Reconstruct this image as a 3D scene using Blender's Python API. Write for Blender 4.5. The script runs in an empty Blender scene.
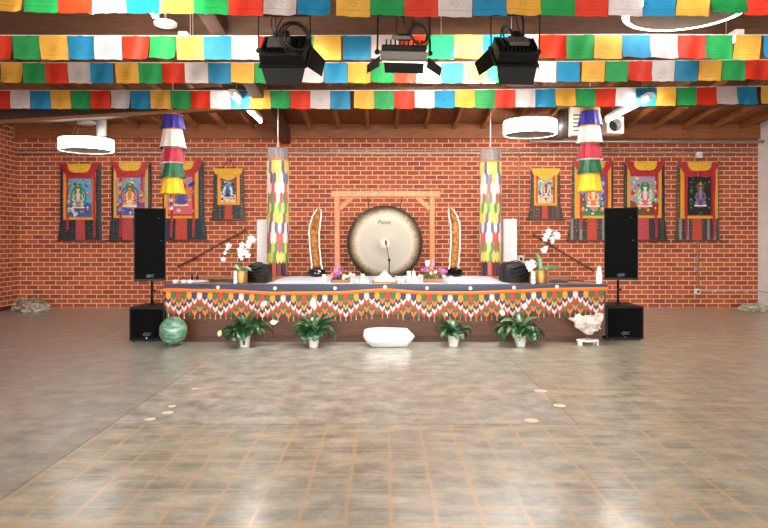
import bpy, math, random
from mathutils import Vector, Matrix, noise
R = math.radians
PI = math.pi
rnd = random.Random(7)
scn = bpy.context.scene
col = scn.collection
F = 650.0
CAMZ = 1.4

def P(px, py, Y):
    """photo pixel at a given depth -> world point"""
    return Vector(((px - 384) * Y / F, Y, CAMZ + (238 - py) * Y / F))

# ------------------------------------------------------------------ materials
def lin(c):
    c = c / 255.0
    return c / 12.92 if c <= 0.04045 else ((c + 0.055) / 1.055) ** 2.4
def rgb(r, g, b): return (lin(r), lin(g), lin(b), 1)

class NT:
    def __init__(s, name):
        s.m = bpy.data.materials.new(name); s.m.use_nodes = True
        s.t = s.m.node_tree; s.n = s.t.nodes; s.l = s.t.links
        s.b = s.n['Principled BSDF']; s.out = s.n['Material Output']
    def new(s, k, **kw):
        nd = s.n.new(k)
        for a, v in kw.items(): setattr(nd, a, v)
        return nd
    def link(s, a, b): s.l.new(a, b)
    def math(s, op, a, b=None, c=None):
        nd = s.n.new('ShaderNodeMath'); nd.operation = op
        for i, v in enumerate((a, b, c)):
            if v is None: continue
            if isinstance(v, (int, float)): nd.inputs[i].default_value = v
            else: s.l.new(v, nd.inputs[i])
        return nd.outputs[0]
    def mix(s, fac, a, b, mode='MIX'):
        nd = s.n.new('ShaderNodeMix'); nd.data_type = 'RGBA'; nd.blend_type = mode
        for i, v in ((0, fac), (6, a), (7, b)):
            if isinstance(v, (int, float)): nd.inputs[i].default_value = v
            elif isinstance(v, tuple): nd.inputs[i].default_value = v
            else: s.l.new(v, nd.inputs[i])
        return nd.outputs[2]
    def noise(s, vec, scale, detail=3, rough=.55):
        nd = s.n.new('ShaderNodeTexNoise'); nd.inputs['Scale'].default_value = scale
        nd.inputs['Detail'].default_value = detail; nd.inputs['Roughness'].default_value = rough
        if vec is not None: s.l.new(vec, nd.inputs['Vector'])
        return nd.outputs['Fac']
    def ramp(s, fac, stops):
        nd = s.n.new('ShaderNodeValToRGB'); e = nd.color_ramp.elements
        e[0].position, e[0].color = stops[0]; e[1].position, e[1].color = stops[1]
        for p, c in stops[2:]:
            q = e.new(p); q.color = c
        s.l.new(fac, nd.inputs[0]); return nd.outputs[0]
    def coord(s, kind='Object'):
        return s.n.new('ShaderNodeTexCoord').outputs[kind]
    def mapping(s, vec, scale=(1, 1, 1), rot=(0, 0, 0), loc=(0, 0, 0)):
        nd = s.n.new('ShaderNodeMapping'); nd.inputs['Scale'].default_value = scale
        nd.inputs['Rotation'].default_value = rot; nd.inputs['Location'].default_value = loc
        s.l.new(vec, nd.inputs[0]); return nd.outputs[0]
    def bump(s, h, strength=.3, dist=.01):
        nd = s.n.new('ShaderNodeBump'); nd.inputs['Strength'].default_value = strength
        nd.inputs['Distance'].default_value = dist
        s.l.new(h, nd.inputs['Height']); s.l.new(nd.outputs[0], s.b.inputs['Normal'])

def M(name, c, rough=.6, metal=0, var=.12, scale=20, bump=0, spec=.5, coat=0, sheen=0, stretch=(1, 1, 1)):
    t = NT(name); base = rgb(*c)
    v = t.mapping(t.coord(), stretch)
    n = t.noise(v, scale)
    dark = tuple(x * (1 - var) for x in base[:3]) + (1,)
    lite = tuple(min(1, x * (1 + var)) for x in base[:3]) + (1,)
    t.link(t.ramp(n, [(.3, dark), (.7, lite)]), t.b.inputs['Base Color'])
    t.b.inputs['Roughness'].default_value = rough; t.b.inputs['Metallic'].default_value = metal
    t.b.inputs['Specular IOR Level'].default_value = spec
    t.b.inputs['Coat Weight'].default_value = coat
    t.b.inputs['Sheen Weight'].default_value = sheen
    if bump: t.bump(n, bump, .01)
    return t.m

def EM(name, c, strength):
    t = NT(name)
    t.b.inputs['Base Color'].default_value = (.8, .8, .8, 1)
    t.b.inputs['Emission Color'].default_value = rgb(*c)
    n = t.noise(t.coord(), 3)
    t.link(t.math('MULTIPLY_ADD', n, strength * .1, strength * .95), t.b.inputs['Emission Strength'])
    return t.m

def brick_mat(name, axis):
    t = NT(name)
    geo = t.new('ShaderNodeNewGeometry').outputs['Position']
    sep = t.new('ShaderNodeSeparateXYZ'); t.link(geo, sep.inputs[0])
    cmb = t.new('ShaderNodeCombineXYZ')
    t.link(sep.outputs[axis], cmb.inputs[0]); t.link(sep.outputs[2], cmb.inputs[1])
    wob = t.noise(geo, 5, 2)
    w2 = t.math('MULTIPLY_ADD', wob, .012, -.006)
    v0 = t.new('ShaderNodeVectorMath', operation='ADD'); t.link(cmb.outputs[0], v0.inputs[0]); t.link(w2, v0.inputs[1])
    br = t.new('ShaderNodeTexBrick'); t.link(v0.outputs[0], br.inputs['Vector'])
    br.offset = .5; br.squash = 1
    br.inputs['Scale'].default_value = 1
    br.inputs['Brick Width'].default_value = .2345
    br.inputs['Row Height'].default_value = .0916
    br.inputs['Mortar Size'].default_value = .0082
    br.inputs['Mortar Smooth'].default_value = .25
    br.inputs['Bias'].default_value = 0
    br.inputs['Color1'].default_value = rgb(182, 86, 50)
    br.inputs['Color2'].default_value = rgb(140, 60, 36)
    br.inputs['Mortar'].default_value = rgb(230, 192, 158)
    n1 = t.noise(geo, 40, 4); n2 = t.noise(geo, 1.1, 3)
    c = t.mix(.6, br.outputs['Color'], t.ramp(n1, [(.3, (.35, .35, .35, 1)), (.7, (.65, .65, .65, 1))]), 'OVERLAY')
    c = t.mix(.4, c, t.ramp(n2, [(.3, (.36, .36, .36, 1)), (.7, (.64, .64, .64, 1))]), 'OVERLAY')
    # mortar is smeared over some of the joints
    t.link(c, t.b.inputs['Base Color'])
    t.b.inputs['Roughness'].default_value = .75
    h = t.math('MULTIPLY_ADD', br.outputs['Fac'], -1.0, t.math('MULTIPLY', n1, .35))
    t.bump(h, .5, .008)
    return t.m

def floor_mat():
    t = NT('polished_concrete')
    geo = t.new('ShaderNodeNewGeometry').outputs['Position']
    sep = t.new('ShaderNodeSeparateXYZ'); t.link(geo, sep.inputs[0])
    x, y = sep.outputs[0], sep.outputs[1]
    wob = t.math('MULTIPLY_ADD', t.noise(geo, 6, 3), .03, -.015)
    def grid(v, pitch, off, w):
        a = t.math('ADD', t.math('ADD', v, wob), off)
        f = t.math('FRACT', t.math('DIVIDE', a, pitch))
        d = t.math('MINIMUM', f, t.math('SUBTRACT', 1, f))
        return t.math('SUBTRACT', 1, t.math('SMOOTH_MIN', t.math('DIVIDE', d, w), 1, .3))
    gx = t.math('MAXIMUM', grid(x, .229, .194 + 22.9, .075), 0)
    gy = t.math('MAXIMUM', grid(y, .229, .05 + 22.9, .075), 0)
    g = t.math('MAXIMUM', gx, gy)
    big = t.noise(geo, .9, 4, .6)
    mid = t.noise(geo, 4.5, 5, .65)
    fine = t.noise(geo, 30, 4, .6)
    st = t.noise(t.mapping(geo, (1, 3.2, 1)), 2.2, 5, .65)
    base = t.ramp(mid, [(.3, rgb(116, 118, 112)), (.48, rgb(160, 162, 153)), (.68, rgb(200, 200, 190))])
    tan = t.ramp(st, [(.36, rgb(108, 103, 86)), (.5, rgb(162, 151, 122)), (.64, rgb(204, 190, 154))])
    brown = t.ramp(st, [(.3, rgb(128, 122, 114)), (.7, rgb(174, 168, 158))])
    # zones of the slab
    near = t.math('LESS_THAN', y, 4.89)
    right = t.math('GREATER_THAN', x, 1.46)
    left = t.math('LESS_THAN', x, -2.05)
    zone = t.math('MULTIPLY', t.math('MAXIMUM', near, right), t.math('SUBTRACT', 1, left))
    c = t.mix(t.math('MULTIPLY', zone, t.math('MULTIPLY_ADD', big, .9, -.05)), base, tan)
    c = t.mix(t.math('MULTIPLY', left, .45), c, brown)
    gm = t.math('MULTIPLY', g, t.math('MULTIPLY', t.math('MULTIPLY_ADD', zone, .5, .35), t.math('MULTIPLY', t.math('SUBTRACT', 1, left), t.math('MULTIPLY', t.math('MULTIPLY_ADD', big, 2.4, -.3), 1))))
    c = t.mix(t.math('MINIMUM', t.math('MAXIMUM', gm, 0), .6), c, rgb(204, 170, 124))
    c = t.mix(.35, c, t.ramp(fine, [(.3, (.4, .4, .4, 1)), (.7, (.6, .6, .6, 1))]), 'OVERLAY')
    # joints cut into the slab
    def seam(v, at, w=.006):
        return t.math('LESS_THAN', t.math('ABSOLUTE', t.math('SUBTRACT', v, at)), w)
    s1 = t.math('MULTIPLY', seam(y, 4.89, .009), t.math('MULTIPLY', t.math('SUBTRACT', 1, left), t.math('SUBTRACT', 1, right)))
    s2 = seam(x, -2.05, .007)
    s3 = t.math('MULTIPLY', seam(x, 1.46), t.math('SUBTRACT', 1, near))
    sm = t.math('MAXIMUM', s1, t.math('MAXIMUM', s2, s3))
    c = t.mix(t.math('MULTIPLY', sm, .45), c, rgb(84, 66, 48))
    t.link(c, t.b.inputs['Base Color'])
    t.link(t.math('MULTIPLY_ADD', mid, .3, FLOOR_ROUGH), t.b.inputs['Roughness'])
    t.b.inputs['Specular IOR Level'].default_value = .62
    t.b.inputs['Coat Weight'].default_value = .4
    t.b.inputs['Coat Roughness'].default_value = .16
    t.bump(t.math('ADD', t.math('MULTIPLY', st, .6), t.math('MULTIPLY', mid, .6)), .10, .02)
    return t.m
FLOOR_ROUGH = .2

def wood_mat(name, c1, c2, axis_scale=(1, 12, 12), rough=.6, scale=3, bump=.2):
    t = NT(name)
    v = t.mapping(t.coord(), axis_scale)
    n = t.noise(v, scale, 6, .6); n2 = t.noise(t.coord(), 1.3, 3)
    c = t.ramp(n, [(.3, rgb(*c1)), (.7, rgb(*c2))])
    c = t.mix(.3, c, t.ramp(n2, [(.3, (.35, .35, .35, 1)), (.7, (.65, .65, .65, 1))]), 'OVERLAY')
    t.link(c, t.b.inputs['Base Color']); t.b.inputs['Roughness'].default_value = rough
    if bump: t.bump(n, bump, .005)
    return t.m

def board_mat():
    t = NT('roof_boards')
    geo = t.new('ShaderNodeNewGeometry').outputs['Position']
    sep = t.new('ShaderNodeSeparateXYZ'); t.link(geo, sep.inputs[0])
    f = t.math('FRACT', t.math('DIVIDE', sep.outputs[1], 1.22))
    gap = t.math('LESS_THAN', f, .012)
    n = t.noise(t.mapping(geo, (8, 1, 1)), 3, 5, .6); n2 = t.noise(geo, .8, 3)
    c = t.ramp(n, [(.3, rgb(104, 60, 30)), (.7, rgb(144, 88, 46))])
    c = t.mix(.4, c, t.ramp(n2, [(.3, (.33, .33, .33, 1)), (.7, (.67, .67, .67, 1))]), 'OVERLAY')
    c = t.mix(t.math('MULTIPLY', gap, .8), c, rgb(40, 24, 14))
    t.link(c, t.b.inputs['Base Color']); t.b.inputs['Roughness'].default_value = .7
    return t.m

def flag_mat(name, c):
    t = NT(name); base = rgb(*c)
    uv = t.coord('UV')
    sep = t.new('ShaderNodeSeparateXYZ'); t.link(uv, sep.inputs[0])
    u, v = sep.outputs[0], sep.outputs[1]
    n = t.noise(t.mapping(uv, (3, 9, 1)), 5, 4)
    # woodblock print: rows of broken lines and a darker emblem in the middle
    rows = t.math('GREATER_THAN', t.math('FRACT', t.math('MULTIPLY', v, 9)), .55)
    brk = t.math('GREATER_THAN', t.noise(t.mapping(uv, (26, 9, 1)), 1, 1), .5)
    inu = t.math('LESS_THAN', t.math('ABSOLUTE', t.math('SUBTRACT', u, .5)), .36)
    inv = t.math('LESS_THAN', t.math('ABSOLUTE', t.math('SUBTRACT', v, .42)), .3)
    pr = t.math('MULTIPLY', t.math('MULTIPLY', rows, brk), t.math('MULTIPLY', inu, inv))
    du = t.math('MULTIPLY', t.math('SUBTRACT', u, .5), 1.0); dv = t.math('SUBTRACT', v, .45)
    rr = t.math('SQRT', t.math('ADD', t.math('MULTIPLY', du, du), t.math('MULTIPLY', dv, dv)))
    em = t.math('MULTIPLY', t.math('LESS_THAN', rr, .15), t.math('GREATER_THAN', t.noise(t.mapping(uv, (14, 14, 1)), 1, 2), .47))
    seam = t.math('LESS_THAN', t.math('ABSOLUTE', t.math('SUBTRACT', v, .2)), .012)
    ink = t.math('MINIMUM', t.math('ADD', t.math('ADD', t.math('MULTIPLY', pr, .16), t.math('MULTIPLY', em, .2)), t.math('MULTIPLY', seam, .25)), .5)
    dk = tuple(x * .35 for x in base[:3]) + (1,)
    c0 = t.ramp(n, [(.3, tuple(x * .88 for x in base[:3]) + (1,)), (.7, tuple(min(1, x * 1.1) for x in base[:3]) + (1,))])
    cc = t.mix(ink, c0, dk)
    t.link(cc, t.b.inputs['Base Color']); t.b.inputs['Roughness'].default_value = .55
    t.b.inputs['Sheen Weight'].default_value = .15
    tr = t.new('ShaderNodeBsdfTranslucent'); t.link(cc, tr.inputs[0])
    ms = t.new('ShaderNodeMixShader'); ms.inputs[0].default_value = .42
    t.link(t.b.outputs[0], ms.inputs[1]); t.link(tr.outputs[0], ms.inputs[2]); t.link(ms.outputs[0], t.out.inputs[0])
    return t.m

def brocade(name, base, a, b, scale=14, amt=.5):
    t = NT(name)
    v = t.coord()
    vo = t.new('ShaderNodeTexVoronoi'); vo.inputs['Scale'].default_value = scale; t.link(v, vo.inputs['Vector'])
    vo.inputs['Randomness'].default_value = .35
    n = t.noise(v, scale * 2.3, 2)
    f1 = t.math('LESS_THAN', vo.outputs['Distance'], .38)
    f2 = t.math('LESS_THAN', vo.outputs['Distance'], .2)
    c = t.mix(t.math('MULTIPLY', f1, amt), rgb(*base), rgb(*a))
    c = t.mix(t.math('MULTIPLY', f2, amt), c, rgb(*b))
    c = t.mix(.5, c, t.ramp(n, [(.35, (.3, .3, .3, 1)), (.65, (.7, .7, .7, 1))]), 'OVERLAY')
    t.link(c, t.b.inputs['Base Color']); t.b.inputs['Roughness'].default_value = .6
    t.b.inputs['Sheen Weight'].default_value = .2
    return t.m

MAT = {}
def mk():
    m = MAT
    m['floor'] = floor_mat()
    m['brick_x'] = brick_mat('brick_wall_back', 0); m['brick_y'] = brick_mat('brick_wall_side', 1)
    m['boards'] = board_mat()
    m['rafter'] = wood_mat('rafter_timber', (128, 78, 40), (168, 108, 60), (14, 1, 14))
    m['beam'] = wood_mat('beam_timber', (60, 34, 17), (90, 54, 28), (1, 10, 10))
    m['darkbeam'] = wood_mat('dark_beam', (42, 34, 32), (62, 50, 44), (1, 10, 10))
    m['plate'] = wood_mat('plate_timber', (128, 74, 38), (160, 98, 54), (1, 10, 10))
    m['stagewood'] = wood_mat('stage_wood', (62, 29, 6), (90, 47, 12), (1, 9, 9), .5)
    m['deckwood'] = wood_mat('deck_wood', (150, 92, 60), (182, 118, 80), (1, 9, 9), .45)
    m['plaster'] = M('white_plaster', (232, 228, 228), .8, var=.06, scale=4, bump=.05)
    m['steel'] = M('galvanised_steel', (188, 182, 176), .35, .7, .1, 12)
    m['whitemetal'] = M('white_painted_metal', (232, 230, 228), .45, 0, .03, 8)
    m['greymetal'] = M('grey_metal', (96, 92, 88), .4, .5, .08, 10)
    m['greyinner'] = M('lamp_inner_grey', (205, 198, 190), .7, 0, .05, 6)
    m['black'] = M('black_paint', (12, 12, 13), .55, 0, .15, 30, spec=.25)
    m['blackcloth'] = M('black_cloth', (12, 12, 14), .5, 0, .2, 25, bump=.2, spec=.3)
    m['grille'] = M('black_grille', (6, 6, 7), .8, 0, .3, 160, bump=.3, spec=.08)
    m['blackrub'] = M('black_cable', (16, 16, 17), .45, 0, .1, 30)
    m['logo'] = M('silver_logo', (104, 106, 110), .35, .4, .03, 10)
    m['led'] = EM('status_light', (120, 170, 255), 1.2)
    m['cabinet'] = M('black_cabinet', (12, 14, 17), .45, 0, .12, 60, bump=.1, spec=.25)
    for k, c in dict(red=(226, 52, 20), green=(34, 162, 84), yellow=(242, 184, 72), blue=(26, 142, 192), white=(226, 216, 218)).items():
        m['flag_' + k] = flag_mat(k + '_flag_cloth', c)
    m['cord'] = M('white_cord', (222, 214, 206), .8)
    m['redcloth'] = M('red_silk', (176, 20, 32), .5, var=.2, scale=14, sheen=.2)
    m['crimson'] = M('crimson_satin', (180, 28, 58), .42, var=.2, scale=14, sheen=.2)
    m['bluesatin'] = M('royal_blue_satin', (46, 38, 142), .42, var=.2, scale=14, sheen=.2)
    m['whitesatin'] = M('white_satin', (232, 222, 214), .45, var=.08, scale=14, sheen=.2)
    m['greensatin'] = M('dark_green_satin', (14, 92, 58), .42, var=.25, scale=14, sheen=.2)
    m['yellowsatin'] = M('yellow_satin', (248, 196, 24), .45, var=.12, scale=14, sheen=.2)
    m['goldbroc'] = brocade('gold_brocade', (212, 140, 60), (240, 200, 120), (170, 60, 40), 40, .6)
    m['greytop'] = brocade('grey_brocade', (120, 112, 118), (190, 180, 170), (90, 80, 110), 45, .7)
    m['swagyellow'] = brocade('yellow_brocade', (222, 172, 36), (246, 210, 90), (150, 120, 40), 20, .45)
    m['navybroc'] = brocade('navy_brocade', (28, 32, 46), (40, 84, 80), (140, 110, 84), 17, .6)
    m['teal_broc'] = brocade('teal_brocade', (26, 40, 54), (36, 92, 80), (96, 80, 120), 18, .6)
    m['greybroc'] = brocade('charcoal_brocade', (56, 53, 52), (112, 104, 92), (190, 160, 90), 16, .45)
    m['blackbroc'] = brocade('black_brocade', (40, 38, 36), (66, 62, 58), (140, 120, 80), 16, .4)
    m['redbroc'] = brocade('red_brocade', (188, 62, 44), (214, 104, 72), (226, 160, 90), 22, .5)
    m['pinkbroc'] = brocade('rose_brocade', (176, 62, 72), (206, 110, 96), (220, 170, 120), 22, .5)
    m['border'] = M('orange_yellow_border', (226, 156, 34), .55, var=.1, scale=30)
    m['rodwood'] = M('dark_rod', (112, 58, 42), .6, var=.3, scale=8)
    pal = dict(p_blue=(42, 100, 176), p_sky=(110, 164, 206), p_green=(38, 132, 84), p_dgreen=(36, 90, 60), p_orange=(224, 120, 44),
               p_pink=(214, 104, 124), p_cream=(228, 206, 170), p_purple=(110, 66, 130), p_navy=(30, 40, 86), p_red=(190, 42, 34),
               p_gold=(222, 168, 50), p_white=(222, 222, 216), p_black=(26, 26, 28), p_teal=(44, 128, 140), p_brown=(112, 66, 44), p_lilac=(160, 148, 190), p_gray=(132, 134, 136), p_mint=(120, 184, 150))
    for k, c in pal.items(): m[k] = M(k[2:] + '_pigment', c, .7, var=.22, scale=45)
    for k, c in dict(orange=(218, 104, 16), green=(28, 96, 50), navy=(38, 42, 74), white=(206, 190, 178), red=(182, 40, 26), amber=(222, 142, 24)).items():
        m['leaf_' + k] = M(k + '_silk_leaf', c, .5, var=.12, scale=30, sheen=.2)
    for k, c in dict(yellow=(214, 188, 92), purple=(96, 90, 124), white=(222, 208, 204), red=(180, 78, 62), green=(70, 132, 86), lime=(186, 190, 80), maroon=(104, 34, 38), navy=(44, 48, 70)).items():
        m['tab_' + k] = M(k + '_silk_tab', c, .5, var=.12, scale=24, sheen=.2)
    m['runner'] = brocade('navy_runner', (34, 40, 62), (48, 56, 82), (80, 80, 96), 60, .4)
    m['medallion'] = M('cream_medallion', (224, 208, 194), .6)
    m['cloth'] = M('white_tablecloth', (198, 204, 222), .7, var=.04, scale=6, bump=.1)
    m['bamboo'] = wood_mat('pale_frame_wood', (168, 98, 62), (200, 132, 88), (9, 9, 1), .55)
    m['gold'] = M('brushed_gold', (176, 136, 74), .42, .75, .15, 9, stretch=(1, 1, 6))
    m['candle'] = M('white_candle_wax', (238, 230, 206), .45, var=.02)
    m['candle_tip'] = M('dark_wick', (40, 34, 30), .9)
    m['porcelain'] = M('white_porcelain', (240, 240, 240), .3, var=.03, scale=5)
    m['potwhite'] = M('white_ceramic_pot', (226, 222, 214), .4, var=.05, scale=10)
    m['soil'] = M('dark_soil', (44, 32, 24), .95, bump=.5)
    m['petal'] = M('white_petal', (250, 248, 248), .5, var=.02)
    m['petalcream'] = M('cream_petal', (238, 238, 190), .5, var=.04)
    m['stem'] = M('green_stem', (78, 116, 52), .5)
    m['boxwood'] = wood_mat('planter_wood', (124, 80, 34), (156, 106, 50), (1, 9, 9), .55)
    m['purplef'] = M('purple_blossom', (162, 84, 178), .6, var=.2, scale=40)
    m['magentaf'] = M('magenta_blossom', (190, 44, 170), .6, var=.2, scale=40)
    m['yellowf'] = M('yellow_blossom', (240, 184, 50), .6, var=.15, scale=40)
    m['pinkf'] = M('pink_blossom', (212, 138, 172), .6, var=.2, scale=40)
    m['limef'] = M('pale_green_blossom', (206, 222, 164), .6, var=.15, scale=40)
    for k, c, c2 in (('leafdark', (12, 50, 24), (40, 100, 56)), ('leafmid', (26, 76, 34), (92, 142, 92))):
        t = NT(k); n = t.noise(t.coord(), 9, 3)
        t.link(t.ramp(n, [(.3, rgb(*c)), (.7, rgb(*c2))]), t.b.inputs['Base Color'])
        t.b.inputs['Roughness'].default_value = .3; t.b.inputs['Specular IOR Level'].default_value = 1.0; t.b.inputs['Coat Weight'].default_value = .3
        m[k] = t.m
    t = NT('green_mottled_stone'); n = t.noise(t.mapping(t.coord(), (1, 1, 2.5)), 9, 6, .7)
    t.link(t.ramp(n, [(.32, rgb(44, 88, 74)), (.5, rgb(96, 142, 120)), (.68, rgb(150, 182, 158))]), t.b.inputs['Base Color'])
    t.b.inputs['Roughness'].default_value = .12; t.b.inputs['Coat Weight'].default_value = .5
    m['greenstone'] = t.m
    t = NT('white_quartz'); n = t.noise(t.coord(), 4, 5, .6)
    t.link(t.ramp(n, [(.3, rgb(226, 220, 216)), (.6, rgb(250, 250, 250))]), t.b.inputs['Base Color'])
    t.b.inputs['Roughness'].default_value = .32; t.b.inputs['Subsurface Weight'].default_value = .25
    t.b.inputs['Subsurface Radius'].default_value = (.05, .05, .05); t.bump(n, .25, .02); m['quartz'] = t.m
    t = NT('veined_quartz'); n = t.noise(t.coord(), 11, 6, .7)
    t.link(t.ramp(n, [(.34, rgb(120, 92, 80)), (.46, rgb(206, 190, 180)), (.6, rgb(238, 232, 226))]), t.b.inputs['Base Color'])
    t.b.inputs['Roughness'].default_value = .4; t.bump(n, .5, .02); m['veined'] = t.m
    t = NT('rough_rock'); n = t.noise(t.coord(), 7, 6, .75)
    t.link(t.ramp(n, [(.3, rgb(66, 54, 46)), (.48, rgb(136, 118, 100)), (.62, rgb(206, 198, 180))]), t.b.inputs['Base Color'])
    t.b.inputs['Roughness'].default_value = .75; t.bump(n, .7, .03); m['rock'] = t.m
    t = NT('pale_green_rock'); n = t.noise(t.coord(), 8, 6, .75)
    t.link(t.ramp(n, [(.3, rgb(92, 92, 74)), (.5, rgb(168, 166, 142)), (.65, rgb(220, 218, 200))]), t.b.inputs['Base Color'])
    t.b.inputs['Roughness'].default_value = .7; t.bump(n, .7, .03); m['palerock'] = t.m
    t = NT('amber_crystal'); n = t.noise(t.coord(), 16, 6, .75)
    t.link(t.ramp(n, [(.30, rgb(66, 34, 14)), (.46, rgb(146, 90, 34)), (.6, rgb(190, 132, 62)), (.75, rgb(226, 196, 150))]), t.b.inputs['Base Color'])
    t.b.inputs['Roughness'].default_value = .3; t.bump(n, .9, .03); m['amber'] = t.m
    m['geoderim'] = M('white_agate_rim', (236, 230, 226), .4, var=.06, scale=30)
    # the gong's bronze: concentric zones of its own patina
    t = NT('gong_bronze')
    sp = t.new('ShaderNodeSeparateXYZ'); t.link(t.coord(), sp.inputs[0])
    gx, gz = sp.outputs[0], sp.outputs[2]
    r = t.math('SQRT', t.math('ADD', t.math('MULTIPLY', gx, gx), t.math('MULTIPLY', gz, gz)))
    ang = t.math('ARCTAN2', gz, gx)
    cb = t.new('ShaderNodeCombineXYZ'); t.link(t.math('MULTIPLY', ang, 9), cb.inputs[0]); t.link(t.math('MULTIPLY', r, 3), cb.inputs[1])
    n = t.noise(cb.outputs[0], 2.2, 5, .7); n3 = t.noise(t.coord(), 26, 5, .75)
    rr = t.math('ADD', t.math('DIVIDE', r, .63), t.math('ADD', t.math('MULTIPLY_ADD', n, .20, -.10), t.math('MULTIPLY_ADD', n3, .22, -.11)))
    c = t.ramp(rr, [(0, rgb(172, 164, 154)), (.11, rgb(168, 160, 150)), (.14, rgb(142, 132, 122)), (.64, rgb(146, 138, 126)),
                    (.74, rgb(160, 150, 134)), (.83, rgb(130, 114, 90)), (.92, rgb(80, 68, 52)), (1.0, rgb(36, 33, 31))])
    t.link(c, t.b.inputs['Base Color']); t.b.inputs['Metallic'].default_value = .25
    t.b.inputs['Roughness'].default_value = .45; m['gong'] = t.m
    m['gongrim'] = M('dark_bronze', (50, 46, 40), .4, .6)
    m['tube'] = EM('fluorescent_tube', (255, 250, 240), 85)
    m['added_glare_tube'] = EM('added_glare_tube_glow', (255, 250, 240), 230)  # emission of the added tubes, set high to bleach the flags
    m['ringlight'] = EM('ring_diffuser', (255, 253, 250), 9.0)
    m['spot_face'] = EM('spotlight_lens', (255, 244, 226), 3)
    m['pale_disc'] = M('pale_floor_disc', (226, 216, 198), .45, var=.05)
    m['lens'] = M('black_glass', (8, 8, 10), .1)
    m['darkhole'] = M('duct_inside', (52, 46, 42), .8)
    m['beige'] = M('beige_housing', (206, 192, 172), .5, var=.05)
    m['frosted'] = M('frosted_acrylic', (222, 224, 222), .25, var=.04)
    m['asphalt'] = M('pale_yard_paving', (150, 146, 140), .9, bump=.3)
mk()

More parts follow.
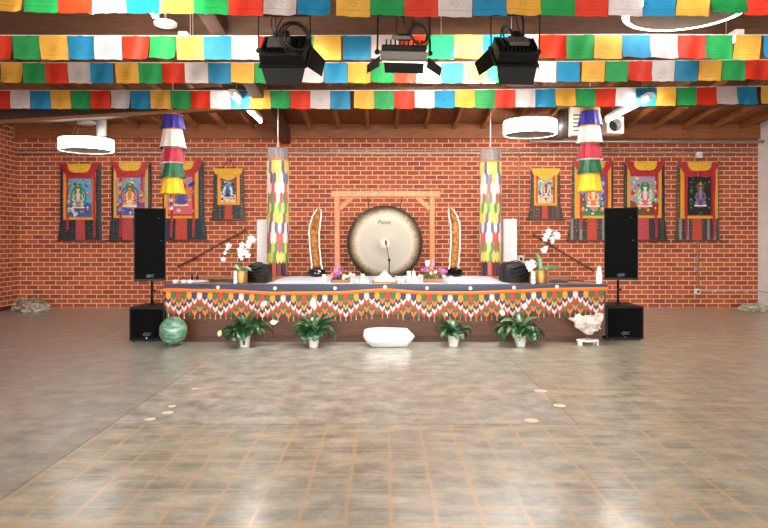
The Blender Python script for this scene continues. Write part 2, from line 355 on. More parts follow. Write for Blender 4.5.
# ------------------------------------------------------------------ mesh builder
class MB:
    def __init__(s): s.v = []; s.f = []; s.mi = []; s.sm = []; s.mats = []; s.uv = {}
    def _m(s, mat):
        if mat not in s.mats: s.mats.append(mat)
        return s.mats.index(mat)
    def add(s, vs, fs, mat, smooth=False, mtx=None):
        o = len(s.v); k = s._m(mat)
        for p in vs:
            p = Vector(p)
            s.v.append(mtx @ p if mtx else p)
        for f in fs:
            s.f.append([i + o for i in f]); s.mi.append(k); s.sm.append(smooth)
        return s
    def box(s, lo, hi, mat, mtx=None, bev=0):
        x0, y0, z0 = lo; x1, y1, z1 = hi
        if bev <= 0:
            vs = [(x0, y0, z0), (x1, y0, z0), (x1, y1, z0), (x0, y1, z0), (x0, y0, z1), (x1, y0, z1), (x1, y1, z1), (x0, y1, z1)]
            return s.add(vs, [(0, 3, 2, 1), (4, 5, 6, 7), (0, 1, 5, 4), (1, 2, 6, 5), (2, 3, 7, 6), (3, 0, 4, 7)], mat, False, mtx)
        import bmesh
        bm = bmesh.new(); bmesh.ops.create_cube(bm, size=1)
        for v in bm.verts:
            v.co = Vector(((x0 + x1) / 2 + v.co.x * (x1 - x0), (y0 + y1) / 2 + v.co.y * (y1 - y0), (z0 + z1) / 2 + v.co.z * (z1 - z0)))
        bmesh.ops.bevel(bm, geom=bm.edges[:], offset=bev, segments=2, affect='EDGES', profile=.5)
        bm.verts.index_update()
        vs = [v.co.copy() for v in bm.verts]; fs = [[v.index for v in f.verts] for f in bm.faces]; bm.free()
        return s.add(vs, fs, mat, False, mtx)
    def bar(s, a, b, w, h, mat, up=(0, 0, 1)):
        a = Vector(a); b = Vector(b); d = (b - a); L = d.length; d.normalize()
        u = Vector(up); x = d.cross(u)
        if x.length < 1e-4: x = d.cross(Vector((1, 0, 0)))
        x.normalize(); z = x.cross(d).normalized()
        m = Matrix((x, d, z)).transposed().to_4x4(); m.translation = a
        return s.box((-w / 2, 0, -h / 2), (w / 2, L, h / 2), mat, m)
    def lathe(s, prof, mat, n=24, mtx=None, smooth=True, wob=None, arc=None):
        vs = []; fs = []
        for i in range(n):
            a = 2 * PI * i / n
            for j, (r, z) in enumerate(prof):
                k = wob(a, j) if wob else 1
                vs.append((r * k * math.cos(a), r * k * math.sin(a), z))
        m = len(prof)
        for i in range(n):
            i2 = (i + 1) % n
            for j in range(m - 1):
                fs.append((i * m + j, i2 * m + j, i2 * m + j + 1, i * m + j + 1))
        return s.add(vs, fs, mat, smooth, mtx)
    def cyl(s, a, b, r0, mat, r1=None, n=12, smooth=True):
        r1 = r0 if r1 is None else r1
        a = Vector(a); b = Vector(b); L = (b - a).length
        q = Vector((0, 0, 1)).rotation_difference((b - a).normalized()).to_matrix().to_4x4(); q.translation = a
        s.lathe([(0.0001, 0), (r0, 0)], mat, n, q, False)
        s.lathe([(r0, 0), (r1, L)], mat, n, q, smooth)
        s.lathe([(r1, L), (0.0001, L)], mat, n, q, False)
        return s
    def tube(s, pts, r, mat, n=7):
        pts = [Vector(p) for p in pts]; rings = []; vs = []; fs = []
        prev = None
        for i, p in enumerate(pts):
            d = (pts[min(i + 1, len(pts) - 1)] - pts[max(i - 1, 0)]).normalized()
            x = d.cross(prev if prev is not None else Vector((.03, .05, 1)))
            if prev is None:
                if x.length < 1e-3: x = d.cross(Vector((1, 0, 0)))
                x.normalize(); y = d.cross(x)
            else:
                x.normalize(); y = d.cross(x)
            prev = -y if prev is None else (-y)
            rr = r[i] if isinstance(r, (list, tuple)) else r
            for k in range(n):
                a = 2 * PI * k / n; vs.append(p + (x * math.cos(a) + y * math.sin(a)) * rr)
        for i in range(len(pts) - 1):
            for k in range(n):
                k2 = (k + 1) % n
                fs.append((i * n + k, i * n + k2, (i + 1) * n + k2, (i + 1) * n + k))
        fs.append(tuple(range(n))[::-1]); fs.append(tuple(range((len(pts) - 1) * n, len(pts) * n)))
        return s.add(vs, fs, mat, True)
    def sphere(s, c, r, mat, n=16, sc=(1, 1, 1), disp=None, smooth=True, mtx=None):
        prof = []; vs = []; fs = []; h = n // 2
        c = Vector(c)
        for j in range(h + 1):
            ph = PI * j / h
            for i in range(n):
                a = 2 * PI * i / n
                d = Vector((math.sin(ph) * math.cos(a), math.sin(ph) * math.sin(a), math.cos(ph)))
                k = disp(d) if disp else 1
                p = Vector((d.x * sc[0], d.y * sc[1], d.z * sc[2])) * r * k
                if mtx: p = mtx @ p
                vs.append(c + p)
        for j in range(h):
            for i in range(n):
                i2 = (i + 1) % n
                if j == 0: fs.append((i, n + i, n + i2))
                elif j == h - 1: fs.append((j * n + i, (j + 1) * n + i, j * n + i2))
                else: fs.append((j * n + i, (j + 1) * n + i, (j + 1) * n + i2, j * n + i2))
        return s.add(vs, fs, mat, smooth)
    def prism(s, pts, y0, y1, mat, mtx=None):
        """outline in the xz plane, extruded along y"""
        n = len(pts); vs = [(x, y0, z) for x, z in pts] + [(x, y1, z) for x, z in pts]
        fs = [tuple(range(n)), tuple(range(2 * n - 1, n - 1, -1))]
        for i in range(n):
            j = (i + 1) % n; fs.append((i, i + n, j + n, j))
        return s.add(vs, fs, mat, False, mtx)
    def build(s, name, parent=None, loc=None):
        """vertices are in world space; the object keeps its parent's origin (or loc)"""
        org = Vector(parent['_org']) if parent else (Vector(loc) if loc is not None else s.base())
        me = bpy.data.meshes.new(name)
        me.from_pydata([v - org for v in s.v], [], s.f)
        for m in s.mats: me.materials.append(MAT[m])
        me.polygons.foreach_set('material_index', s.mi); me.polygons.foreach_set('use_smooth', s.sm)
        import bmesh
        bm = bmesh.new(); bm.from_mesh(me); bmesh.ops.remove_doubles(bm, verts=bm.verts, dist=1e-6)
        bmesh.ops.recalc_face_normals(bm, faces=bm.faces); bm.to_mesh(me); bm.free()
        o = bpy.data.objects.new(name, me); col.objects.link(o)
        if parent: o.parent = parent
        else: o.location = org
        o['_org'] = list(org)
        return o
    def base(s):
        xs = [v.x for v in s.v]; ys = [v.y for v in s.v]; zs = [v.z for v in s.v]
        return Vector(((min(xs) + max(xs)) / 2, (min(ys) + max(ys)) / 2, min(zs)))

def tag(o, label=None, cat=None, group=None, kind=None):
    if label: o['label'] = label
    if cat: o['category'] = cat
    if group: o['group'] = group
    if kind: o['kind'] = kind
    return o
def thing(name, loc, label, cat, group=None):
    o = bpy.data.objects.new(name, None); col.objects.link(o); o.location = loc; o.empty_display_size = .1
    o['_org'] = list(Vector(loc)); return tag(o, label, cat, group)
def struct(o): o['kind'] = 'structure'; return o
def copy_tree(src, delta=(0, 0, 0), label=None, parent=None):
    c = src.copy(); col.objects.link(c)
    if parent: c.parent = parent
    else: c.location = src.location + Vector(delta)
    if label: c['label'] = label
    for ch in list(src.children): copy_tree(ch, parent=c)
    return c
def lettering(txt, size, mtx, mat, name, parent, depth=.002):
    cu = bpy.data.curves.new(name, 'FONT'); cu.body = txt; cu.size = size; cu.align_x = 'CENTER'; cu.align_y = 'CENTER'; cu.extrude = depth
    cu.shear = .2
    o = bpy.data.objects.new('tmp', cu); col.objects.link(o)
    bpy.context.view_layer.update()
    me = bpy.data.meshes.new_from_object(o); bpy.data.objects.remove(o)
    mb = MB(); mb.add([v.co.copy() for v in me.vertices], [list(p.vertices) for p in me.polygons], mat, False, mtx)
    bpy.data.meshes.remove(me)
    return mb.build(name, parent)

# ------------------------------------------------------------------ the room
XL, XR, YB, YF = -7.34, 7.48, 13.0, -4.0
DT = .115
ROOF0, SL = 3.55, .10                      # underside of the rafters at the back wall, slope up towards the street side
def roof(y): return ROOF0 + (YB - y) * SL
def shell():
    b = MB(); b.box((XL - .3, YF - 6, -.2), (XR + .3, YB + .3, 0), 'floor'); struct(b.build('floor'))
    b = MB(); b.box((XL - .3, YB, 0), (XR + .3, YB + .25, 4.2), 'brick_x'); struct(b.build('wall_back'))
    def side(x0, x1, name, mat, holes):
        b = MB(); z = 6.3
        ys = sorted(set([YF, YB] + [q for h in holes for q in h[:2]]))
        for a, c in zip(ys[:-1], ys[1:]):
            h = next((h for h in holes if h[0] <= a and c <= h[1]), None)
            if h: b.box((x0, a, 0), (x1, c, h[2]), mat); b.box((x0, a, h[3]), (x1, c, z), mat)
            else: b.box((x0, a, 0), (x1, c, z), mat)
        struct(b.build(name))
    lh = [(-2.6, 1.4, .9, 3.2)]; rh = [(-2.6, 1.4, .9, 3.2)]
    side(XL - .25, XL, 'wall_left', 'brick_y', lh); side(XR, XR + .25, 'wall_right', 'plaster', rh)
    n = 1
    for x, hs in ((XL - .12, lh), (XR + .12, rh)):
        for h in hs:
            b = MB(); y0, y1, z0, z1 = h
            for yy in (y0, (y0 + y1) / 2 - .03, y1 - .06): b.box((x - .04, yy, z0), (x + .04, yy + .06, z1), 'whitemetal')
            for zz in (z0, (z0 + z1) / 2, z1 - .06): b.box((x - .035, y0, zz), (x + .035, y1, zz + .06), 'whitemetal')
            struct(b.build('window_%d' % n)); n += 1
    # street side: piers and a header around three wide roller door openings
    b = MB()
    for a, c in ((XL - .3, -6.6), (-2.5, -1.9), (2.1, 2.7), (6.8, XR + .3)): b.box((a, YF - .25, 0), (c, YF, 3.5), 'plaster')
    b.box((XL - .3, YF - .25, 3.5), (XR + .3, YF, 6.4), 'plaster'); struct(b.build('wall_front'))
    # roof deck
    b = MB(); t = DT
    y0, y1 = YF - .3, YB + .3
    b.add([(XL - .3, y0, roof(y0) + t), (XR + .3, y0, roof(y0) + t), (XR + .3, y1, roof(y1) + t), (XL - .3, y1, roof(y1) + t),
           (XL - .3, y0, roof(y0) + t + .12), (XR + .3, y0, roof(y0) + t + .12), (XR + .3, y1, roof(y1) + t + .12), (XL - .3, y1, roof(y1) + t + .12)],
          [(0, 3, 2, 1), (4, 5, 6, 7), (0, 1, 5, 4), (1, 2, 6, 5), (2, 3, 7, 6), (3, 0, 4, 7)], 'boards')
    struct(b.build('ceiling'))
    tn = 1
    # rafters
    k = 0; x = -1.46 - .57 * 10
    while x < XR - .05:
        if x > XL + .05:
            b = MB(); w = .028
            ya, yb = YF, YB - .005
            vs = []
            for yy in (ya, yb):
                for xx in (x - w, x + w):
                    vs += [(xx, yy, roof(yy)), (xx, yy, roof(yy) + DT - .003)]
            b.add(vs, [(0, 2, 3, 1), (4, 5, 7, 6), (0, 1, 5, 4), (2, 6, 7, 3), (0, 4, 6, 2), (1, 3, 7, 5)], 'rafter')
            struct(b.build('trim_%d' % tn)); tn += 1
        x += .57
    # wall plate on the brick, cross beams, long girder
    b = MB(); b.box((XL, YB - .09, 3.38), (XR, YB - .001, ROOF0 + DT + .005), 'plate'); struct(b.build('trim_%d' % tn)); tn += 1
    def beam(a, c, w, h, mat):
        nonlocal tn
        b = MB(); b.bar(a, c, w, h, mat); struct(b.build('trim_%d' % tn)); tn += 1
    beam((-6.95, 10.55, 3.20 + .19), (-2.02, 10.45, 3.60 + .06), .14, .38, 'darkbeam')
    b = MB(); b.bar((-6.95, 10.46, 3.225), (-2.02, 10.36, 3.495), .05, .05, 'rafter'); struct(b.build('trim_%d' % tn)); tn += 1
    beam((-1.84, 10.4, 3.66), (XR, 10.4, 3.66), .14, .30, 'beam')
    beam((XL, 7.72, 3.93), (XR, 7.72, 3.93), .14, .34, 'beam')
    beam((XL, 4.6, 4.26), (XR, 4.6, 4.26), .14, .34, 'beam')
    beam((XL, 1.6, 4.56), (XR, 1.6, 4.56), .14, .34, 'beam')
    for gx in (-1.94, 3.95):
        if gx > 0: continue
        b = MB(); w = .09; vs = []
        for yy in (-4, 12.86):
            zb = roof(yy) - .30
            for xx in (gx - w, gx + w): vs += [(xx, yy, zb), (xx, yy, zb + .29)]
        b.add(vs, [(0, 2, 3, 1), (4, 5, 7, 6), (0, 1, 5, 4), (2, 6, 7, 3), (0, 4, 6, 2), (1, 3, 7, 5)], 'beam')
        struct(b.build('trim_%d' % tn)); tn += 1
    b = MB(); b.box((XL, YF, 0), (XL + .012, YB, .07), 'beam'); struct(b.build('baseboard_left'))
shell()

# ------------------------------------------------------------------ pipes on the wall
def pipes():
    W = YB - .05
    def run(name, pts, r, label, clips=(), mat='steel'):
        t = thing(name, Vector(pts[0]), label, 'conduit')
        b = MB(); b.tube(pts, r, mat, 8); b.build('pipe', t)
        for c in clips:
            b = MB(); c = Vector(c); b.box(c - Vector((.02, .0, .03)), c + Vector((.02, .045, .03)), mat, bev=.005); b.build('clip', t)
        return t
    z1 = P(0, 150.3, W).z; z2 = P(0, 153.6, W).z
    run('conduit', [(XL + .02, W, z1), (XR - .02, W, z1)], .011, 'upper thin grey conduit running along the whole brick wall', [(x, W, z1) for x in (-6.5, -3.9, -.9, 2.1, 4.7, 6.6)])
    run('conduit', [(XL + .02, W, z2), (XR - .02, W, z2)], .013, 'lower thin grey conduit just under its twin along the whole brick wall', [(x, W, z2) for x in (-6.2, -3.2, .9, 3.4, 5.6)])
    zt = P(0, 141.5, 12.8).z
    run('water_pipe', [(P(531, 0, 12.8).x, 12.8, zt), (XR - .01, 12.8, zt)], .03, 'thicker pale pipe across the top of the wall at right', [(x, 12.8, zt) for x in (3.4, 5.2, 7.0)])
    run('conduit', [(P(519.3, 0, W).x, W, z1), (P(519.3, 0, W).x, W, P(0, 256, W).z)], .011, 'vertical pale conduit dropping beside the small framed scroll to a wall camera')
    t = thing('wall_camera', P(520.5, 262, W), 'small white square wall box with a round black lens', 'camera')
    c = P(520.5, 259, W)
    b = MB(); b.box(c + Vector((-.07, -.04, -.07)), c + Vector((.07, .045, .07)), 'whitemetal', bev=.012); b.build('housing', t)
    b = MB(); b.cyl(c + Vector((0, -.03, 0)), c + Vector((0, -.06, 0)), .03, 'lens'); b.build('lens', t)
    # box high at right and its drop conduit
    t = thing('junction_box', P(698.8, 158, W), 'square cream junction box above the black-painted scroll', 'electrical box')
    c = P(698.8, 155, W); b = MB(); b.box(c + Vector((-.055, -.05, -.06)), c + Vector((.055, .045, .06)), 'whitemetal', bev=.008); b.build('box', t)
    b = MB(); b.cyl(c + Vector((0, -.05, 0)), c + Vector((0, -.056, 0)), .01, 'greymetal'); b.build('screw', t)
    x = P(698, 0, W).x; zb = P(0, 291, W).z
    run('conduit', [(x, W, P(0, 157, W).z), (x, W, zb + .05)], .011, 'vertical pale conduit down the wall behind the black-painted scroll', [(x, W, 1.0), (x, W, .8)])
    t = thing('junction_box', P(697, 294, W), 'small pale junction box low on the wall right of the speaker', 'electrical box')
    c = P(697.3, 291.5, W); b = MB(); b.box(c + Vector((-.05, -.04, -.05)), c + Vector((.05, .045, .05)), 'whitemetal', bev=.008); b.build('box', t)
    b = MB(); b.box(c + Vector((-.025, -.046, -.03)), c + Vector((.025, -.04, .03)), 'greymetal'); b.build('cover_plate', t)
    run('conduit', [(x + .06, W, zb), (XR - .03, W, zb), (XR - .03, 9, zb)], .010, 'horizontal grey conduit low on the wall towards the white side wall', [(6.6, W, zb), (7.2, W, zb)])
    # the diagonal rods
    for s, a, c, lab in ((-1, P(178, 267, 12.9), P(246, 229.5, 12.9), 'slanting brown wooden rod on the brick wall left of the gong'),
                         (1, P(533, 234.5, 12.9), P(594, 271, 12.9), 'slanting brown wooden rod on the brick wall right of the gong')):
        t = thing('wooden_rod', a, lab, 'rod', 'slanting rods on the wall')
        b = MB(); n = 9; b.tube([a.lerp(c, i / n) for i in range(n + 1)], [.020 + .006 * math.sin(i) for i in range(n + 1)], 'rodwood', 8); b.build('rod', t)
        for q in (.25, .7):
            m = a.lerp(c, q); b = MB(); b.bar(m, m + Vector((0, .085, -.0)), .03, .03, 'rodwood'); b.build('bracket', t)
pipes()

# ------------------------------------------------------------------ prayer flags
def flags():
    variants = {}
    def flag_mesh(color, w, h, seed):
        key = (color, w, h, seed)
        if key in variants: return variants[key]
        r = random.Random(seed); nu, nv = 9, 9
        vs = []; fs = []; uvs = []
        ph = r.uniform(0, 6); k = r.uniform(5, 9); dr = r.uniform(.010, .022); cr = r.uniform(-.004, .004); pinch = r.uniform(0, .03)
        for j in range(nv + 1):
            v = j / nv
            for i in range(nu + 1):
                u = i / nu
                x = (u - .5) * w * (1 - pinch * v * (1 if seed % 2 else -.3))
                y = (math.sin(u * k + ph + v * 1.5) * dr + math.sin(u * 17 + ph) * .004 * (1 - v)) * (.35 + .65 * v) + .02 * math.sin(v * 3 + ph) * v
                z = -v * h - math.sin(u * PI) * .008 * v * r.choice((1, 1)) + cr * u * v * 3 + (.004 * math.sin(u * 12 + ph) if j == nv else 0)
                vs.append((x, y, z)); uvs.append((u, 1 - v))
        for j in range(nv):
            for i in range(nu):
                a = j * (nu + 1) + i; fs.append((a, a + 1, a + nu + 2, a + nu + 1))
        me = bpy.data.meshes.new('prayer_flag'); me.from_pydata(vs, [], fs)
        me.materials.append(MAT['flag_' + color]); uvl = me.uv_layers.new(name='UVMap')
        for lp in me.loops: uvl.data[lp.index].uv = uvs[lp.vertex_index]
        me.polygons.foreach_set('use_smooth', [True] * len(fs))
        variants[key] = me; return me
    CN = dict(R='red', G='green', Y='yellow', B='blue', W='white')
    rows = [
        ('lowest and farthest string of small prayer flags in front of the wall', 10.0, 17.6, 'WBYGR',
         [(-30, 10.3, 'G', 2, None), (10.3, 350.2, 'W', 17, None), (354, 757, 'Y', 20, None), (761.5, 821, 'Y', 3, None)],
         lambda x: 90.4 if x < 420 else 90.4 - (x - 420) * .0125),
        ('third string of prayer flags counted from the top, behind the spotlights', 8.37, 19.6, 'YGRWB',
         [(-46, 0, 'W', 2, None), (0, 113, 'Y', 5, None), (114.8, 580, 'Y', 20, None), (582, 815.5, 'Y', 10, None)],
         lambda x: 62.6 if x < 430 else 62.6 - (x - 430) * .009),
        ('second string of prayer flags counted from the top, level with the spotlights', 7.09, 22.8, 'RGYBW',
         [(-43, 12, 'W', 2, None), (12, 341, 'G', 12, None), (343, 762, 'B', 15, None), (764, 820, 'B', 2, None)],
         lambda x: 35.2 + .6 * math.sin(x / 130)),
        ('nearest and highest string of large prayer flags cut by the top edge', 5.65, 31, 'YGRWB',
         [(-46, 23, 'B', 2, None), (23, 331, 'G', 9, None), (336, 746, 'Y', 12, None), (746, 814, 'R', 2, None)],
         lambda x: -20.5 + 2.6 * math.sin(x / 768 * PI) + x * .0035)]
    for lab, Y, hpx, order, segs, top in rows:
        s = F / Y
        root = thing('prayer_flag_garland', (0, Y, P(0, top(384), Y).z), lab, 'prayer flags', 'strings of prayer flags under the roof')
        oz = root['_org'][2]
        pts = [(XL + .01, Y, P(0, top(0) - 2, Y).z)] + [(P(x, 0, Y).x, Y, P(0, top(x), Y).z) for x in range(0, 769, 24)] + [(XR - .01, Y, P(0, top(768) - 2, Y).z)]
        b = MB(); b.tube(pts, .006, 'cord', 6); b.build('cord', root)
        for q in (pts[0], pts[-1]):
            b = MB(); b.sphere(Vector(q), .018, 'steel', 8); b.build('hook', root)
        for k, (a, c, first, n, _) in enumerate(segs):
            i0 = order.index(first); pw = (c - a) / n / s
            h = hpx / s
            for i in range(n):
                cn = CN[order[(i0 + i) % 5]]
                px = a + (c - a) * (i + .5) / n
                me = flag_mesh(cn, round(pw * .985, 3), round(h, 3), rnd.randrange(3))
                o = bpy.data.objects.new('prayer_flag', me); col.objects.link(o); o.parent = root
                q = P(px, top(px), Y); o.location = (q.x, 0, q.z - oz)
                o.rotation_euler = (rnd.uniform(-.10, .10), rnd.uniform(-.012, .012), rnd.uniform(-.05, .05))
                o['label'] = cn + ' flag'
flags()

# ------------------------------------------------------------------ ring lamps and fluorescent tubes
def lamps():
    def ring(cx, cy, zb, rad, h, lab, canopy=True, cdx=0):
        t = thing('ring_pendant_lamp', (cx, cy, zb), lab, 'lamp', 'glowing ring pendant lamps')
        m = Matrix.Translation((cx, cy, zb)); w = .03 if rad < .5 else .062
        b = MB(); b.lathe([(rad - .006, h), (rad, h - .01), (rad, .012), (rad - .012, 0), (rad - w, 0)], 'ringlight', 64, m); b.build('diffuser', t)
        b = MB(); b.lathe([(rad - w, 0.0), (rad - w, h), (rad - .006, h + .004)], 'greyinner', 64, m); b.build('inner_housing', t)
        zr = roof(cy) + .02
        for k in range(3):
            a = k * 2.094 + .6
            b = MB(); b.cyl((cx + (rad - w / 2) * math.cos(a), cy + (rad - w / 2) * math.sin(a), zb + h), (cx + .05 * math.cos(a), cy + .05 * math.sin(a), zr - .06), .0025, 'steel', n=5); b.build('suspension_wire', t)
        if canopy:
            zc = P(0, 124.5, cy).z if canopy == 2 else zr - .06
            b = MB(); b.lathe([(.0001, 0), (.13, 0), (.15, .01), (.15, .05), (.14, .06), (.0001, .06)], 'whitemetal', 28, Matrix.Translation((cx, cy, zc)))
            b.build('canopy', t)
            if canopy == 2: b = MB(); b.cyl((cx, cy, zc + .05), (cx, cy, roof(cy) + DT), .012, 'steel'); b.build('stem', t)
    def place(px, pby, Y, wpx): return P(px, pby, Y), wpx / 2 * Y / F
    p, r = place(86.5, 150.8, 11.2, 51.5); ring(p.x, 11.2, p.z, r, .19, 'glowing white ring pendant lamp hanging at left near the wall', 2)
    p, r = place(530, 134.8, 11.7, 52.5); ring(p.x, 11.7, p.z, r, .24, 'glowing white ring pendant lamp hanging right of centre near the wall', False)
    p, r = place(685, 13, 6.37, 118); ring(p.x, 6.37, p.z, r, .24, 'large glowing ring pendant lamp at top right behind the nearest flags', False)
    def tube(x, y0, y1, z, lab):
        t = thing('fluorescent_batten', (x, y0, z), lab, 'lamp', 'fluorescent battens between the rafters')
        b = MB(); b.box((x - .05, y0, z + .03), (x + .05, y1, z + .09), 'whitemetal', bev=.008); b.build('housing', t)
        b = MB(); b.cyl((x, y0 + .03, z), (x, y1 - .03, z), .02, 'tube', n=12); b.build('tube', t)
        for yy in (y0, y1 - .03): b = MB(); b.box((x - .03, yy, z - .028), (x + .03, yy + .03, z + .04), 'whitemetal'); b.build('lamp_holder', t)
        for yy in (y0 + .3, y1 - .3):
            b = MB(); b.cyl((x, yy, z + .08), (x, yy, roof(yy) + DT - .01), .004, 'steel', n=5); b.build('suspension_wire', t)
    tube(-2.235, 9.55, 11.75, 3.5, 'lit fluorescent tube at left beside the long girder, end showing under the flags')
    tube(-2.32, 5.75, 6.62, 3.66, 'lit fluorescent tube at upper left by a round ceiling disc')
    tube(-2.25, 7.25, 7.95, 3.62, 'fluorescent tube hidden behind the second string of flags at left')
    tube(4.0, 9.75, 11.65, 3.5, 'lit fluorescent tube at right, slanting over the square duct')
    tube(4.0, 7.3, 8.0, 3.66, 'fluorescent tube at right behind the second string of flags')
    def added_cross_tube(x0, x1, y, z, lab):  # added unseen tubes, there only to throw glare onto the flags
        t = thing('fluorescent_batten', (x0, y, z), lab, 'lamp', 'fluorescent battens between the rafters')
        b = MB(); b.box((x0, y - .04, z + .03), (x1, y + .04, z + .08), 'whitemetal', bev=.008); b.build('housing', t)
        b = MB(); b.cyl((x0 + .03, y, z), (x1 - .03, y, z), .02, 'added_glare_tube', n=12); b.build('tube', t)
        for xx in (x0, x1 - .03): b = MB(); b.box((xx, y - .03, z - .028), (xx + .03, y + .03, z + .04), 'whitemetal'); b.build('lamp_holder', t)
        for xx in (x0 + .2, x1 - .2): b = MB(); b.cyl((xx, y, z + .07), (xx, y, roof(y) + DT - .01), .004, 'steel', n=5); b.build('suspension_wire', t)
    added_cross_tube(.45, 1.65, 7.40, 3.49, 'added unseen crosswise glare tube tucked behind the second string of flags right of the middle spotlight')
    added_cross_tube(.35, 1.7, 8.66, 3.49, 'added unseen crosswise glare tube tucked behind the third string of flags right of the middle spotlight')
    added_cross_tube(-2.75, -1.65, 6.05, 3.52, 'added unseen crosswise glare tube tucked behind the nearest string of flags at left')
    t = thing('ceiling_disc', P(165.5, 27, 7.35), 'small white round ceiling disc at upper left beside a bright tube', 'ceiling fitting')
    c = P(165.5, 25.5, 7.35)
    b = MB(); b.lathe([(.0001, -.01), (.10, -.01), (.125, .0), (.13, .03), (.1, .05), (.0001, .05)], 'whitemetal', 28, Matrix.Translation(c)); b.build('disc', t)
    b = MB(); b.cyl(c + Vector((0, 0, .05)), (c.x, c.y, roof(c.y) + DT), .015, 'steel'); b.build('stem', t)
    # flue and ventilation boxes
    t = thing('vent_pipe', P(101.5, 139, 11.85), 'pale round vent pipe coming through the roof behind the left ring lamp', 'vent pipe')
    a = P(101.5, 139.5, 11.85); b = MB(); b.cyl(a, (a.x, a.y, roof(a.y) + DT), .085, 'plaster', n=20); b.build('pipe', t)
    b = MB(); b.lathe([(.085, 0), (.1, 0), (.1, .03), (.085, .03)], 'steel', 20, Matrix.Translation(a)); b.build('collar', t)
    Y = 11.9; s = F / Y
    c = P(615.5, 125, Y)
    t = thing('duct_outlet', P(615.5, 135, Y), 'square white duct outlet with a round dark opening under the right tube', 'duct')
    b = MB(); hw = .155; n = 24; vs = []; fs = []
    for i in range(n):
        a = 2 * PI * i / n + PI / 4; k = 1 / max(abs(math.cos(a)), abs(math.sin(a)))
        vs += [(c.x + hw * k * math.cos(a), Y, c.z + hw * k * math.sin(a)), (c.x + .115 * math.cos(a), Y, c.z + .115 * math.sin(a)), (c.x + .115 * math.cos(a), Y + .25, c.z + .115 * math.sin(a))]
    for i in range(n):
        j = (i + 1) % n; fs += [(3 * i, 3 * j, 3 * j + 1, 3 * i + 1), (3 * i + 1, 3 * j + 1, 3 * j + 2, 3 * i + 2)]
    b.add(vs, fs, 'whitemetal'); b.box((c.x - hw, Y + .001, c.z + hw - .01), (c.x + hw, Y + .3, c.z + hw), 'whitemetal'); b.box((c.x - hw, Y + .001, c.z - hw), (c.x - hw + .01, Y + .3, c.z + hw), 'whitemetal')
    b.box((c.x + hw - .01, Y + .001, c.z - hw), (c.x + hw, Y + .3, c.z + hw), 'whitemetal'); b.box((c.x - hw, Y + .001, c.z - hw), (c.x + hw, Y + .3, c.z - hw + .01), 'whitemetal')
    b.build('frame', t)
    b = MB(); b.cyl((c.x, Y + .24, c.z), (c.x, Y + .25, c.z), .115, 'darkhole', n=24); b.build('duct_back', t)
    b = MB(); b.box((c.x - .02, Y + .1, c.z + hw), (c.x + .02, Y + .14, roof(Y) + DT), 'steel'); b.build('hanger', t)
    t = thing('ventilation_unit', P(577, 138, 11.9), 'boxy cream ventilation unit with a grey round duct behind the right tiered banner', 'ventilation unit')
    a = P(569, 113, 11.9); c = P(584, 137, 11.9)
    b = MB(); b.box((a.x, 11.75, c.z), (c.x, 12.3, a.z + .12), 'beige', bev=.02); b.build('casing', t)
    b = MB()
    for i in range(5): z = c.z + .08 + i * .07; b.box((a.x + .03, 11.74, z), (c.x - .03, 11.75, z + .025), 'greymetal')
    b.build('louvre', t)
    b = MB(); b.cyl((P(563, 0, 12).x, 12.0, P(0, 138, 12).z), (P(563, 0, 12).x, 12.0, roof(12) + DT), .10, 'greymetal', n=18); b.build('round_duct', t)
    b = MB(); b.cyl((P(563, 0, 12).x, 12.0, P(0, 125, 12).z), (a.x + .02, 12.0, P(0, 125, 12).z), .07, 'greymetal', n=14); b.build('duct_elbow', t)
lamps()

